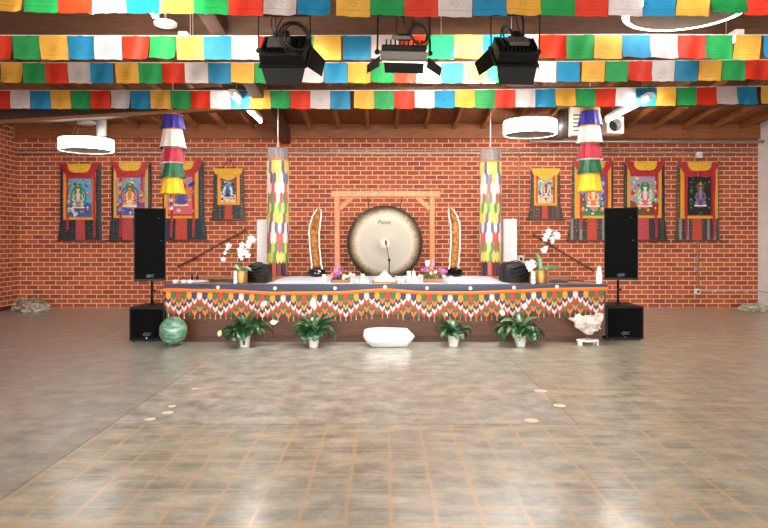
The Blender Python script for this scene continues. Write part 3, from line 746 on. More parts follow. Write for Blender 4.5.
# ------------------------------------------------------------------ stage spotlights
def spots():
    def flap(b, hinge, along, out, w0, w1, L, mat='black'):
        hinge, along, out = Vector(hinge), Vector(along).normalized(), Vector(out).normalized(); nrm = along.cross(out) * .004
        a, c = hinge - along * w0 / 2, hinge + along * w0 / 2
        d, e = hinge + out * L + along * w1 / 2, hinge + out * L - along * w1 / 2
        vs = [a - nrm, c - nrm, d - nrm, e - nrm, a + nrm, c + nrm, d + nrm, e + nrm]
        b.add(vs, [(0, 3, 2, 1), (4, 5, 6, 7), (0, 1, 5, 4), (1, 2, 6, 5), (2, 3, 7, 6), (3, 0, 4, 7)], mat)
    def spot(px, py, Y, pitch, yaw, roll, W, H, D, lab, coil, seed, flaps):
        c = P(px, py, Y); r = random.Random(seed)
        t = thing('stage_spotlight', c, lab, 'stage light', 'black barn door spotlights')
        m = Matrix.Translation(c) @ Matrix.Rotation(yaw, 4, 'Z') @ Matrix.Rotation(roll, 4, 'Y') @ Matrix.Rotation(-pitch, 4, 'X')
        # local: +y is where the light points
        b = MB(); b.box((-W / 2, 0, -H / 2), (W / 2, D, H / 2), 'black', m, bev=.01)
        b.box((-W / 2 - .02, D, -H / 2 - .02), (W / 2 + .02, D + .03, H / 2 + .02), 'greymetal' if seed == 2 else 'black', m)
        b.build('housing', t)
        if seed == 2:
            b = MB(); b.box((-W / 2 - .01, D - .005, -H / 2 - .025), (W / 2 + .01, D + .085, H / 2 + .02), 'greymetal', m, bev=.008); b.build('grey_front_frame', t); D += .07
        b = MB()
        for i in range(9):
            x = -W * .4 + W * .8 * i / 8; b.box((x - .006, -.05, -H * .36), (x + .006, .0, H * .22), 'black', m)
        b.build('cooling_fins', t)
        b = MB(); b.box((-W * .28, -.09, -H * .34), (W * .2, -.05, H * .05), 'greymetal', m, bev=.006); b.box((-W * .15, -.11, H * .1), (W * .15, -.04, H * .3), 'black', m, bev=.006); b.build('power_supply', t)
        b = MB(); b.box((-W / 2 + .01, D + .031, -H / 2 + .01), (W / 2 - .01, D + .034, H / 2 - .01), 'spot_face', m); b.build('lens_panel', t)
        hy = D + .03
        dirs = dict(top=((0, hy, H / 2 + .02), (1, 0, 0), (0, .5, .87), W), bottom=((0, hy, -H / 2 - .02), (1, 0, 0), (0, .75, -.66), W),
                    left=((-W / 2 - .02, hy, 0), (0, 0, 1), (-.6, .8, 0), H), right=((W / 2 + .02, hy, 0), (0, 0, 1), (.6, .8, 0), H))
        if seed == 2:
            dirs['left'] = ((-W / 2 - .02, hy, 0), (0, .5, .87), (-.75, .5, -.2), H); dirs['right'] = ((W / 2 + .02, hy, 0), (0, .5, .87), (.75, .5, -.2), H)
            dirs['bottom'] = ((0, hy + .01, -H / 2 - .02), (1, 0, 0), (0, .97, -.25), W * .9)
        for k, (L, taper) in flaps.items():
            h, al, ou, w = dirs[k]; b = MB()
            flap(b, m @ Vector(h), m.to_3x3() @ Vector(al), m.to_3x3() @ Vector(ou), w, w * taper, L); b.build('barn_door', t)
        # yoke from side to side, clamp and hanging pole
        zt = .30
        q = [m @ Vector((-W / 2 - .015, D * .5, 0)), m @ Vector((W / 2 + .015, D * .5, 0))]
        up = Vector((0, 0, zt)); out0 = (q[0] - c).normalized() * .03; out1 = (q[1] - c).normalized() * .03
        top = c + up + Vector((0, D * .3, 0))
        a0 = Vector((q[0].x - .02, top.y, top.z)); a1 = Vector((q[1].x + .02, top.y, top.z))
        b = MB(); b.bar(q[0] + out0, a0, .012, .02, 'black'); b.bar(a0, a1, .035, .012, 'black'); b.bar(a1, q[1] + out1, .012, .02, 'black'); yk = b.build('yoke', t)
        for e in (q[0] + out0, q[1] + out1):
            b = MB(); b.sphere(e, .028, 'black', 10); b.build('yoke_knob', yk)
        mid = (a0 + a1) / 2; b = MB(); b.box(mid + Vector((-.03, -.03, 0)), mid + Vector((.03, .03, .09)), 'black', bev=.006); b.cyl(mid + Vector((.03, 0, .05)), mid + Vector((.09, 0, .05)), .01, 'steel'); b.build('clamp', t)
        b = MB(); b.cyl(mid + Vector((0, 0, .09)), (mid.x, mid.y, roof(mid.y) + DT), .017, 'steel'); b.build('hanging_pole', t)
        # coiled cable
        cc, cr = P(*coil[:2], Y - .12), coil[2] * Y / F
        for k in range(3 if seed != 1 else 5):
            pts = []; rr = cr * r.uniform(.85, 1.1); ox, oz = r.uniform(-.02, .02), r.uniform(-.02, .02); ty = r.uniform(-.4, .4)
            for i in range(25):
                a = 2 * PI * i / 24; pts.append(cc + Vector((ox + rr * math.cos(a), .08 * math.cos(a + ty), oz + rr * 1.15 * math.sin(a))))
            b = MB(); b.tube(pts, .008, 'blackrub', 6); b.build('cable_coil', t)
        for k in range(3):
            e = m @ Vector((r.uniform(-.2, .2) * W, -.08, r.uniform(-.2, .2) * H)); st = mid + Vector((r.uniform(-.08, .08), 0, .1)); sag = Vector((r.uniform(-.15, .15), -.1, -.05))
            pts = [st * (1 - u) ** 2 + (st * .5 + e * .5 + sag) * 2 * u * (1 - u) + e * u * u for u in [i / 10 for i in range(11)]]
            b = MB(); b.tube(pts, .007, 'blackrub', 6); b.build('cable', t)
        return t, m, D
    out = [spot(283, 45, 6.45, R(34), R(-8), R(2), .45, .29, .12, 'black spotlight with tangled cable hanging left of centre', (296, 38, 13), 1,
                dict(bottom=(.16, .8), left=(.05, .85), right=(.19, .8), top=(.10, .8))),
           spot(404, 45, 6.45, R(74), R(2), R(1), .44, .20, .06, 'black spotlight facing down in the middle with a grey edge and round cable coil', (418, 34, 8.5), 2,
                dict(bottom=(.10, .95), left=(.15, .8), right=(.17, .8))),
           spot(517, 45, 6.45, R(40), R(10), R(-1), .42, .27, .12, 'black spotlight hanging right of centre with a large left barn door', (508, 34, 7), 3,
                dict(bottom=(.17, .85), left=(.19, .8), right=(.07, .8), top=(.10, .8)))]
    for t, m, D in out:
        l = bpy.data.lights.new('spot_beam', 'AREA'); l.shape = 'RECTANGLE'; l.size = .4; l.size_y = .24; l.energy = SPOT_W; l.color = (1, .93, .82); l.spread = R(125)
        o = bpy.data.objects.new('spot_beam', l); col.objects.link(o); 
        o.location = m @ Vector((0, D + .06, 0))
        tgt = Vector((o.location.x * 1.0, 11.3, 1.1)); o.rotation_euler = (tgt - o.location).to_track_quat('-Z', 'Y').to_euler()
        # the lamp belongs to its fixture
        o.parent = t; o.location = o.location - t.location
SPOT_W = 26
spots()

# ------------------------------------------------------------------ scroll paintings
def scrolls():
    Y0 = YB - .05
    def painting(t, x0, x1, z0, z1, style, seed):
        r = random.Random(seed)
        W, H = x1 - x0, z1 - z0; b = MB(); lay = [Y0 - .0135]
        def poly(pts, mat):
            y = lay[0]; lay[0] -= .0006
            b.add([(x0 + W * u, y, z0 + H * v) for u, v in pts], [tuple(range(len(pts)))], mat)
        def ell(u, v, a, c, mat, n=22, a0=0, a1=2 * PI):
            poly([(u + a * math.cos(a0 + (a1 - a0) * i / n), v + c * math.sin(a0 + (a1 - a0) * i / n)) for i in range(n)], mat)
        sky, ground, halo, aura, body, robe, lotus, small = style
        b.box((x0, Y0 - .012, z0), (x1, Y0 - .006, z1), sky)
        poly([(0, 0), (1, 0), (1, .34), (.8, .38), (.62, .33), (.4, .37), (.2, .33), (0, .4)], ground)
        for i in range(34):
            u, v = r.uniform(.06, .94), r.uniform(.04, .96)
            ell(u, v, r.uniform(.05, .09), r.uniform(.03, .055), r.choice(small), 10)
            if i % 2: ell(u, v + .02, .03, .025, r.choice(small), 8)
        for sgn in (-1, 1):
            for v in (.82, .6, .38, .16):
                if r.random() < .8:
                    ell(.5 + sgn * r.uniform(.34, .42), v, .075, .06, r.choice(small), 12); ell(.5 + sgn * .38, v + .03, .028, .028, body, 8)
        ell(.5, .50, .33, .30, aura); ell(.5, .50, .27, .25, r.choice(small)); ell(.5, .47, .24, .22, aura)
        ell(.5, .72, .17, .14, halo)
        # lotus seat
        for i in range(7): ell(.5 + (i - 3) * .075, .22 + .012 * abs(i - 3), .05, .045, lotus, 10)
        poly([(.22, .22), (.78, .22), (.72, .27), (.28, .27)], 'p_white' if lotus != 'p_white' else 'p_pink')
        # seated figure
        ell(.5, .32, .24, .07, robe); ell(.36, .33, .09, .045, body, 12); ell(.64, .33, .09, .045, body, 12)
        poly([(.38, .32), (.62, .32), (.64, .58), (.56, .63), (.44, .63), (.36, .58)], robe)
        poly([(.45, .40), (.55, .40), (.58, .58), (.53, .64), (.47, .64), (.42, .58)], body)
        for sgn in (-1, 1):
            poly([(.5 + sgn * .13, .58), (.5 + sgn * .18, .56), (.5 + sgn * .24, .43), (.5 + sgn * .10, .37), (.5 + sgn * .09, .40), (.5 + sgn * .18, .45)], body)
        ell(.5, .70, .065, .062, body, 14); ell(.5, .76, .06, .035, 'p_navy', 10); poly([(.45, .77), (.5, .86), (.55, .77)], 'p_gold')
        b.build('painting', t)
    def scroll(xt0, xt1, yt, xb0, xb1, yb, border, paint, red, style, lab, seed, broc='navybroc', bord='border', redm='redbroc', swag='big', ribbons=(.2, .8), inner=None, stripe=None, cord=False):
        g = lambda x, y: (P(x, y, Y0).x, P(x, y, Y0).z)
        cx = (xb0 + xb1) / 2
        t = thing('scroll_painting', P(cx, yb, Y0), lab, 'scroll painting', 'framed silk scroll paintings on the brick wall')
        A, B_, C, D = g(xt0, yt), g(xt1, yt), g(xb1, yb), g(xb0, yb)
        bx0, bx1, by = border; px0, px1, py0, py1 = paint
        k = (by - yt) / (yb - yt)
        mid0 = g(xt0 + (xb0 - xt0) * 0.15, by); mid1 = g(xt1 + (xb1 - xt1) * .15, by)
        # rippled brocade ground: vertical strips of cloth
        b = MB(); n = 14
        def row(p, q, y): return [(p[0] + (q[0] - p[0]) * i / n, y + .006 * math.sin(i * 1.9 + seed), p[1] + (q[1] - p[1]) * i / n) for i in range(n + 1)]
        ra, rb, rc = row(A, B_, Y0), row(mid0, mid1, Y0), row(D, C, Y0 - .01)
        b.add(ra + rb + rc, [(r0 + i, r0 + i + 1, r0 + n + 2 + i, r0 + n + 1 + i) for r0 in (0, n + 1) for i in range(n)], broc, True)
        ra2, rb2, rc2 = [[(x, y + .012, z) for x, y, z in q] for q in (ra, rb, rc)]
        b.add(ra2 + rb2 + rc2, [(r0 + i, r0 + i + 1, r0 + n + 2 + i, r0 + n + 1 + i) for r0 in (0, n + 1) for i in range(n)], broc, True)
        for i in (0, n): b.add([ra[i], rb[i], rc[i], ra2[i], rb2[i], rc2[i]], [(0, 1, 4, 3), (1, 2, 5, 4)], broc)
        b.build('brocade_mount', t)
        # narrow woven stripes in the skirt
        if stripe:
            for q in stripe[1:]:
                b = MB()
                w = (xb1 - xb0) * .05
                xa, xb = xb0 + (xb1 - xb0) * q, xb0 + (xb1 - xb0) * q + w
                p0 = g(xa, by + .6); p1 = g(xb, by + .6); p2 = g(xb, yb - .6); p3 = g(xa, yb - .6)
                b.prism([p0, p1, p2, p3], Y0 - .018, Y0 - .013, stripe[0])
                b.build('woven_stripe', t)
        yt2 = yt + 3
        b = MB(); lo = g(bx0, by); hi = g(bx1, yt2)
        wpx = (px0 - bx0) * .45 / 50 * 1.0; ww = max(.03, (P(px0, 0, Y0).x - P(bx0, 0, Y0).x) * (.55 if inner else .95))
        y0, y1 = Y0 - .02, Y0 - .006
        b.box((lo[0], y0, lo[1]), (lo[0] + ww, y1, hi[1]), bord); b.box((hi[0] - ww, y0, lo[1]), (hi[0], y1, hi[1]), bord)
        b.box((lo[0] + ww, y0, lo[1]), (hi[0] - ww, y1, lo[1] + .05), bord); b.box((lo[0] + ww, y0, hi[1] - .06), (hi[0] - ww, y1, hi[1]), bord)
        b.build('silk_border', t)
        b = MB(); p0 = g(bx0, by); q0 = g(px0, py1); q1 = g(px1, py0)
        b.box((lo[0] + ww, Y0 - .008, lo[1] + .05), (hi[0] - ww, Y0 - .005, hi[1] - .06), inner or 'p_red'); b.build('inner_border', t)
        painting(t, q0[0], q1[0], q0[1], q1[1], style, seed)
        b = MB(); r0 = g(red[0], by + .3); r1 = g(red[1], yb - .3)
        b.prism([(r0[0] + .01, r0[1]), (r1[0] - .01, r0[1]), (r1[0], r1[1]), (r0[0], r1[1])], Y0 - .02, Y0 - .012, redm); b.build('skirt_panel', t)
        # dowel with knobs
        b = MB(); b.cyl((D[0] - .03, Y0 - .015, D[1]), (C[0] + .03, Y0 - .015, C[1]), .018, 'rodwood', n=8); b.build('dowel', t)
        b = MB(); b.cyl((A[0] - .01, Y0 + .01, A[1]), (B_[0] + .01, Y0 + .01, B_[1]), .012, 'rodwood', n=8); b.build('top_rod', t)
        xw = B_[0] - A[0]; zt = A[1]
        if swag == 'big':
            hgt = .27
            for sgn in (-1, 1):
                b = MB(); c0 = (A[0] + B_[0]) / 2
                o = [(c0 + sgn * xw * .5, zt + .05), (c0 + sgn * xw * .44, zt - .06), (c0 + sgn * xw * .36, zt - .17), (c0 + sgn * xw * .2, zt - hgt), (c0 + sgn * xw * .06, zt - hgt * .92), (c0 + sgn * xw * .1, zt - .05), (c0 + sgn * xw * .26, zt + .02)]
                b.prism(o, Y0 - .055, Y0 - .024, 'redcloth')
                for k in range(3): b.bar((c0 + sgn * xw * (.46 - .02 * k), Y0 - .055, zt + .02 - .03 * k), (c0 + sgn * xw * .12, Y0 - .06, zt - .10 - .06 * k), .02, .03, 'redcloth')
                b.build('red_swag', t)
            b = MB(); o = [(-.30, .02), (.30, .02), (.28, -.10), (.22, -.17), (.12, -.20), (0, -.19), (-.12, -.20), (-.22, -.17), (-.28, -.10)]
            b.prism([(c0 + u * xw * .95, zt + v * .8 + .01) for u, v in o], Y0 - .075, Y0 - .05, 'swagyellow'); b.build('yellow_swag', t)
        else:
            b = MB(); c0 = (A[0] + B_[0]) / 2
            o = [(-.5, .02), (.5, .02), (.42, -.10), (.3, -.09), (.24, -.16), (.1, -.2), (0, -.21), (-.1, -.2), (-.24, -.16), (-.3, -.09), (-.42, -.10)]
            b.prism([(c0 + u * xw, zt + v) for u, v in o], Y0 - .05, Y0 - .026, 'swagyellow')
            for k in range(2): b.bar((c0 - .2 * xw, Y0 - .052, zt - .04 - .05 * k), (c0 + .2 * xw, Y0 - .052, zt - .04 - .05 * k), .012, .02, 'border')
            b.build('yellow_swag', t)
        for q in ribbons:
            x = xt0 + (xt1 - xt0) * abs(q); p = g(x, yt + 1); e = g(x, by + (yb - by) * (.85 if q > 0 else .5)); 
            if swag != 'big': e = g(x, py0 + 8)
            b = MB(); w = .046 if swag == 'big' else .022; pts = []
            m = 8; vs = []
            for i in range(m + 1):
                z = p[1] + (e[1] - p[1]) * i / m; xo = .008 * math.sin(i * 1.3 + seed)
                for dx in (-w / 2, w / 2):
                    for dy in (0, -.008): vs.append((p[0] + xo + dx, Y0 - .03 + dy - .006 * math.sin(i), z))
            fs = []
            for i in range(m):
                a = i * 4; fs += [(a, a + 2, a + 6, a + 4), (a + 1, a + 3, a + 7, a + 5), (a, a + 1, a + 5, a + 4), (a + 2, a + 3, a + 7, a + 6)]
            b.add(vs, fs, 'redcloth'); b.build('ribbon', t)
        if cord:
            top = g((xt0 + xt1) / 2, yt - 11.5); b = MB()
            b.tube([(A[0] + xw * .25, Y0, zt), (top[0], Y0 + .03, top[1])], .008, 'rodwood', 5); b.tube([(A[0] + xw * .75, Y0, zt), (top[0], Y0 + .03, top[1])], .008, 'rodwood', 5)
            b.build('hanging_cord', t)
            b = MB(); b.sphere((top[0], Y0 + .03, top[1]), .015, 'steel', 8); b.build('nail', t)
    S = scroll
    S(60.5, 100.8, 165.5, 58.6, 102, 240.5, (63.8, 96.2, 219.8), (67.3, 91.9, 178.5, 216.7), (76, 85.5),
      ('p_sky', 'p_blue', 'p_green', 'p_teal', 'p_cream', 'p_gray', 'p_brown', ['p_teal', 'p_white', 'p_pink', 'p_mint', 'p_brown']),
      'leftmost scroll painting on the wall, blue ground with a pale figure under a green halo', 11, ribbons=(-.19, .86), redm='pinkbroc', stripe=('teal_broc', .08, .3, .66, .88))
    S(111.5, 151, 163.8, 109, 153.5, 240.5, (114, 148.2, 218), (117, 145, 177.5, 215.5), (122.5, 133.5),
      ('p_sky', 'p_blue', 'p_green', 'p_blue', 'p_orange', 'p_cream', 'p_pink', ['p_white', 'p_orange', 'p_sky', 'p_red', 'p_gold']),
      'scroll painting behind the top of the left speaker, orange figure with a bright green halo', 12, ribbons=(.24, .78), redm='pinkbroc', stripe=('teal_broc', .06, .2, .7, .86))
    S(163, 203.6, 163, 161, 207, 240.5, (164.4, 198.5, 218.4), (168, 196, 177, 214), (175.5, 187.4),
      ('p_lilac', 'p_pink', 'p_red', 'p_orange', 'p_blue', 'p_purple', 'p_gold', ['p_orange', 'p_white', 'p_red', 'p_navy', 'p_cream']),
      'scroll painting behind the left tiered banner, purple figure in an orange oval', 13, ribbons=(.22, .76), redm='redbroc', stripe=('teal_broc', .05, .2, .64, .84), broc='teal_broc')
    S(213.5, 243.5, 169.8, 212, 245.5, 219.8, (217.8, 240, 204.8), (221, 235.8, 180.5, 202.7), (224.7, 232.4),
      ('p_teal', 'p_cream', 'p_sky', 'p_white', 'p_blue', 'p_navy', 'p_pink', ['p_white', 'p_pink', 'p_navy', 'p_mint']),
      'small scroll painting left of the gong, blue figure, hung from a triangular cord', 14, broc='greybroc', swag='small', ribbons=(.3, .72), cord=True, stripe=('teal_broc', .15, .28, .66, .8))
    S(531, 559.7, 169.8, 527.5, 563.5, 219.6, (534, 556.8, 205.6), (537.7, 552.8, 179, 203), (541.5, 547.8),
      ('p_mint', 'p_cream', 'p_pink', 'p_white', 'p_brown', 'p_cream', 'p_gray', ['p_cream', 'p_lilac', 'p_white', 'p_brown']),
      'small scroll painting right of the gong, pale figure with a light round aura', 15, broc='greybroc', swag='small', ribbons=(), inner='p_red', stripe=('p_brown', .15, .28, .66, .8))
    S(572, 612.8, 163.3, 566.5, 616, 240.5, (574.5, 611, 218.4), (579.6, 605, 177, 215.5), (587, 596.6),
      ('p_blue', 'p_green', 'p_white', 'p_gray', 'p_cream', 'p_orange', 'p_lilac', ['p_lilac', 'p_orange', 'p_dgreen', 'p_white', 'p_brown']),
      'scroll painting behind the right tiered banner, grey and orange figures on green ground', 16, broc='greybroc', ribbons=(-.22, .84), stripe=('greytop', .08, .26, .72, .88))
    S(623.9, 664.4, 163.3, 621, 667, 240.5, (627, 661.2, 218), (630, 657.8, 176.5, 215.5), (637, 648.7),
      ('p_lilac', 'p_brown', 'p_green', 'p_mint', 'p_white', 'p_pink', 'p_orange', ['p_pink', 'p_cream', 'p_mint', 'p_gold', 'p_red']),
      'scroll painting behind the top of the right speaker, white figure with a green halo', 17, broc='blackbroc', ribbons=(.78,), stripe=('greybroc', .1, .26, .72, .86), redm='pinkbroc')
    S(677, 719, 163.8, 674.5, 719.5, 240.5, (680, 717.4, 218.6), (687.2, 710.8, 176.5, 215), (692, 701.7),
      ('p_black', 'p_black', 'p_brown', 'p_black', 'p_gray', 'p_purple', 'p_brown', ['p_black', 'p_black', 'p_black', 'p_dgreen']),
      'rightmost scroll painting, dark black picture with a small lilac figure', 18, broc='greybroc', ribbons=(.2, .86), inner='redcloth', stripe=('greytop', .1, .26, .72, .86))
scrolls()

# ------------------------------------------------------------------ hanging banners
def banners():
    def tiered(px, Y, tops, lab):
        s = F / Y; cx = P(px, 0, Y).x
        zt = P(0, tops[0] - 8, Y).z; t = thing('tiered_silk_banner', (cx, Y, P(0, tops[-1], Y).z), lab, 'hanging banner', 'tiered silk banners')
        names = ['bluesatin', 'whitesatin', 'crimson', 'greensatin', 'yellowsatin']
        words = ['blue', 'white', 'crimson', 'dark green', 'yellow']
        # inner core cylinder
        b = MB(); b.lathe([(.148, P(0, tops[-1] - 4, Y).z), (.148, zt + .02)], 'goldbroc', 28, Matrix.Translation((cx, Y, 0))); b.build('core_tube', t)
        b = MB(); b.lathe([(.15, zt - .0), (.158, zt + .01), (.158, zt + .05), (.001, zt + .05)], 'goldbroc', 28, Matrix.Translation((cx, Y, 0))); b.build('top_cap', t)
        b = MB(); b.cyl((cx, Y, zt + .05), (cx, Y, roof(Y) + .2), .008, 'cord', n=6); b.build('hanging_cord', t)
        for i in range(5):
            z1 = P(0, tops[i], Y).z; z0 = P(0, tops[i + 1] - 1.2, Y).z
            ph = i * 1.3 + px
            def wob(a, j, ph=ph, i=i): return 1 + (.028 * j) * math.sin(11 * a + ph) + .012 * j * math.sin(19 * a + ph * 2)
            sk = 1.0 + .03 * (i % 2)
            prof = [(.150 * sk, z1), (.162 * sk, z1 - (z1 - z0) * .3), (.176 * sk, z1 - (z1 - z0) * .7), (.19 * sk, z0)]
            b = MB(); b.lathe(prof, names[i], 66, Matrix.Translation((cx, Y, 0)), wob=wob)
            o = b.build('silk_tier', t); o['label'] = words[i] + ' pleated silk tier'
            if i in (1, 2):
                b = MB(); b.lathe([(.186 * sk, z0 + .012), (.192 * sk, z0 - .012)], 'greensatin' if i == 1 else 'whitesatin', 66, Matrix.Translation((cx, Y, 0)), wob=lambda a, j, ph=ph: 1 + .084 * math.sin(11 * a + ph) + .036 * math.sin(19 * a + 2 * ph)); b.build('hem', o)
            b = MB(); b.lathe([(.151, z1 + .03), (.158, z1 + .02), (.158, z1)], 'goldbroc' if i not in (3,) else 'whitesatin', 40, Matrix.Translation((cx, Y, 0))); b.build('band', o)
    tiered(172.8, 10.55, [115.5, 130.5, 149, 164, 179, 195], 'tiered silk banner hanging at left in front of the purple scroll painting')
    tiered(590, 10.55, [111.5, 127, 144.5, 160.5, 175, 192.5], 'tiered silk banner hanging at right beside the square duct')
    def column(px, Y, ytop, ybody, ybot, lab, seq):
        cx = P(px, 0, Y).x; r = 10.0 * Y / F; zt = P(0, ytop, Y).z; zb = P(0, ybody, Y).z; zz = P(0, ybot, Y).z
        t = thing('cylindrical_silk_banner', (cx, Y, zz), lab, 'hanging banner', 'patterned cylindrical banners')
        T = Matrix.Translation((cx, Y, 0))
        zc = P(0, ytop + 11, Y).z
        b = MB(); b.lathe([(.001, zt), (r * .96, zt), (r, zt - .02), (r * 1.0, zc + .02), (r * .98, zc)], 'greytop', 36, T); b.build('cap_band', t)
        b = MB(); b.lathe([(r * 1.01, zc), (r * 1.02, zc - .02), (r * 1.0, zc - .04)], 'leaf_orange', 36, T); b.build('trim_band', t)
        b = MB(); b.cyl((cx, Y, zt), (cx, Y, roof(Y) - .1), .01, 'cord', n=6); b.sphere((cx, Y, zt + .04), .03, 'goldbroc', 10); b.build('hanging_cord', t)
        b = MB(); b.lathe([(r * .94, zc), (r * .94, zb + .06)], 'tab_white', 36, T); b.build('lining', t)
        n = 20; rows = len(seq); hh = (zc - .03 - zb) / (rows + .35)
        b = MB()
        for j in range(rows - 1, -1, -1):
            for i in range(n):
                a0 = 2 * PI * (i + .5 * (j % 2)) / n; da = PI / n * .98
                z1 = zc - .03 - j * hh; z0 = z1 - hh * 1.4; rr = r * (1.0 + .012 * (rows - j) / rows)
                m = seq[j][i % len(seq[j])]
                pts = []
                for (u, v) in [(-1, 1), (1, 1), (1, .28), (.7, .12), (0, 0), (-.7, .12), (-1, .28)]:
                    a = a0 + da * u; rad = rr + .006 + .012 * (1 - v)
                    pts.append((rad * math.cos(a), rad * math.sin(a), z0 + (z1 - z0) * v))
                pi = [(p[0] * .985, p[1] * .985, p[2]) for p in pts]
                b.add(pts + pi, [tuple(range(7)), tuple(range(13, 6, -1))] + [(k, (k + 1) % 7, (k + 1) % 7 + 7, k + 7) for k in range(7)], 'tab_' + m, False, T)
        b.build('layered_tabs', t)
        for i in range(12):
            a = 2 * PI * (i + .5) / 12; b = MB(); m = ('tab_maroon', 'tab_navy', 'tab_red')[i % 3]
            q = Vector((math.cos(a), math.sin(a), 0)); tn = Vector((-math.sin(a), math.cos(a), 0)); c0 = Vector((cx, Y, 0)) + q * r * .93
            w = r * .19
            vs = [c0 - tn * w + Vector((0, 0, zb + .08)), c0 + tn * w + Vector((0, 0, zb + .08)), c0 + tn * w * 1.1 + Vector((0, 0, zz + .03)), c0 + Vector((0, 0, zz)), c0 - tn * w * 1.1 + Vector((0, 0, zz + .03))]
            vs += [v - q * .006 for v in vs]
            b.add(vs, [(0, 1, 2, 3, 4), (9, 8, 7, 6, 5)] + [(k, (k + 1) % 5, (k + 1) % 5 + 5, k + 5) for k in range(5)], m); b.build('skirt_strip', t)
    seq = [['yellow', 'purple', 'yellow', 'yellow'], ['white', 'purple', 'purple', 'yellow'], ['white', 'white', 'red', 'white'], ['red', 'green', 'red', 'white'], ['green', 'yellow', 'green', 'lime'],
           ['yellow', 'purple', 'yellow', 'lime'], ['white', 'purple', 'white', 'purple'], ['red', 'white', 'white', 'red'], ['red', 'green', 'yellow', 'green'], ['yellow', 'lime', 'green', 'yellow']]
    column(278, 11.0, 148.5, 263, 277, 'patterned cylindrical silk banner left of the gong by the white panel', seq)
    column(490.5, 11.0, 150, 262, 277, 'patterned cylindrical silk banner right of the gong by the white panel', seq)
banners()

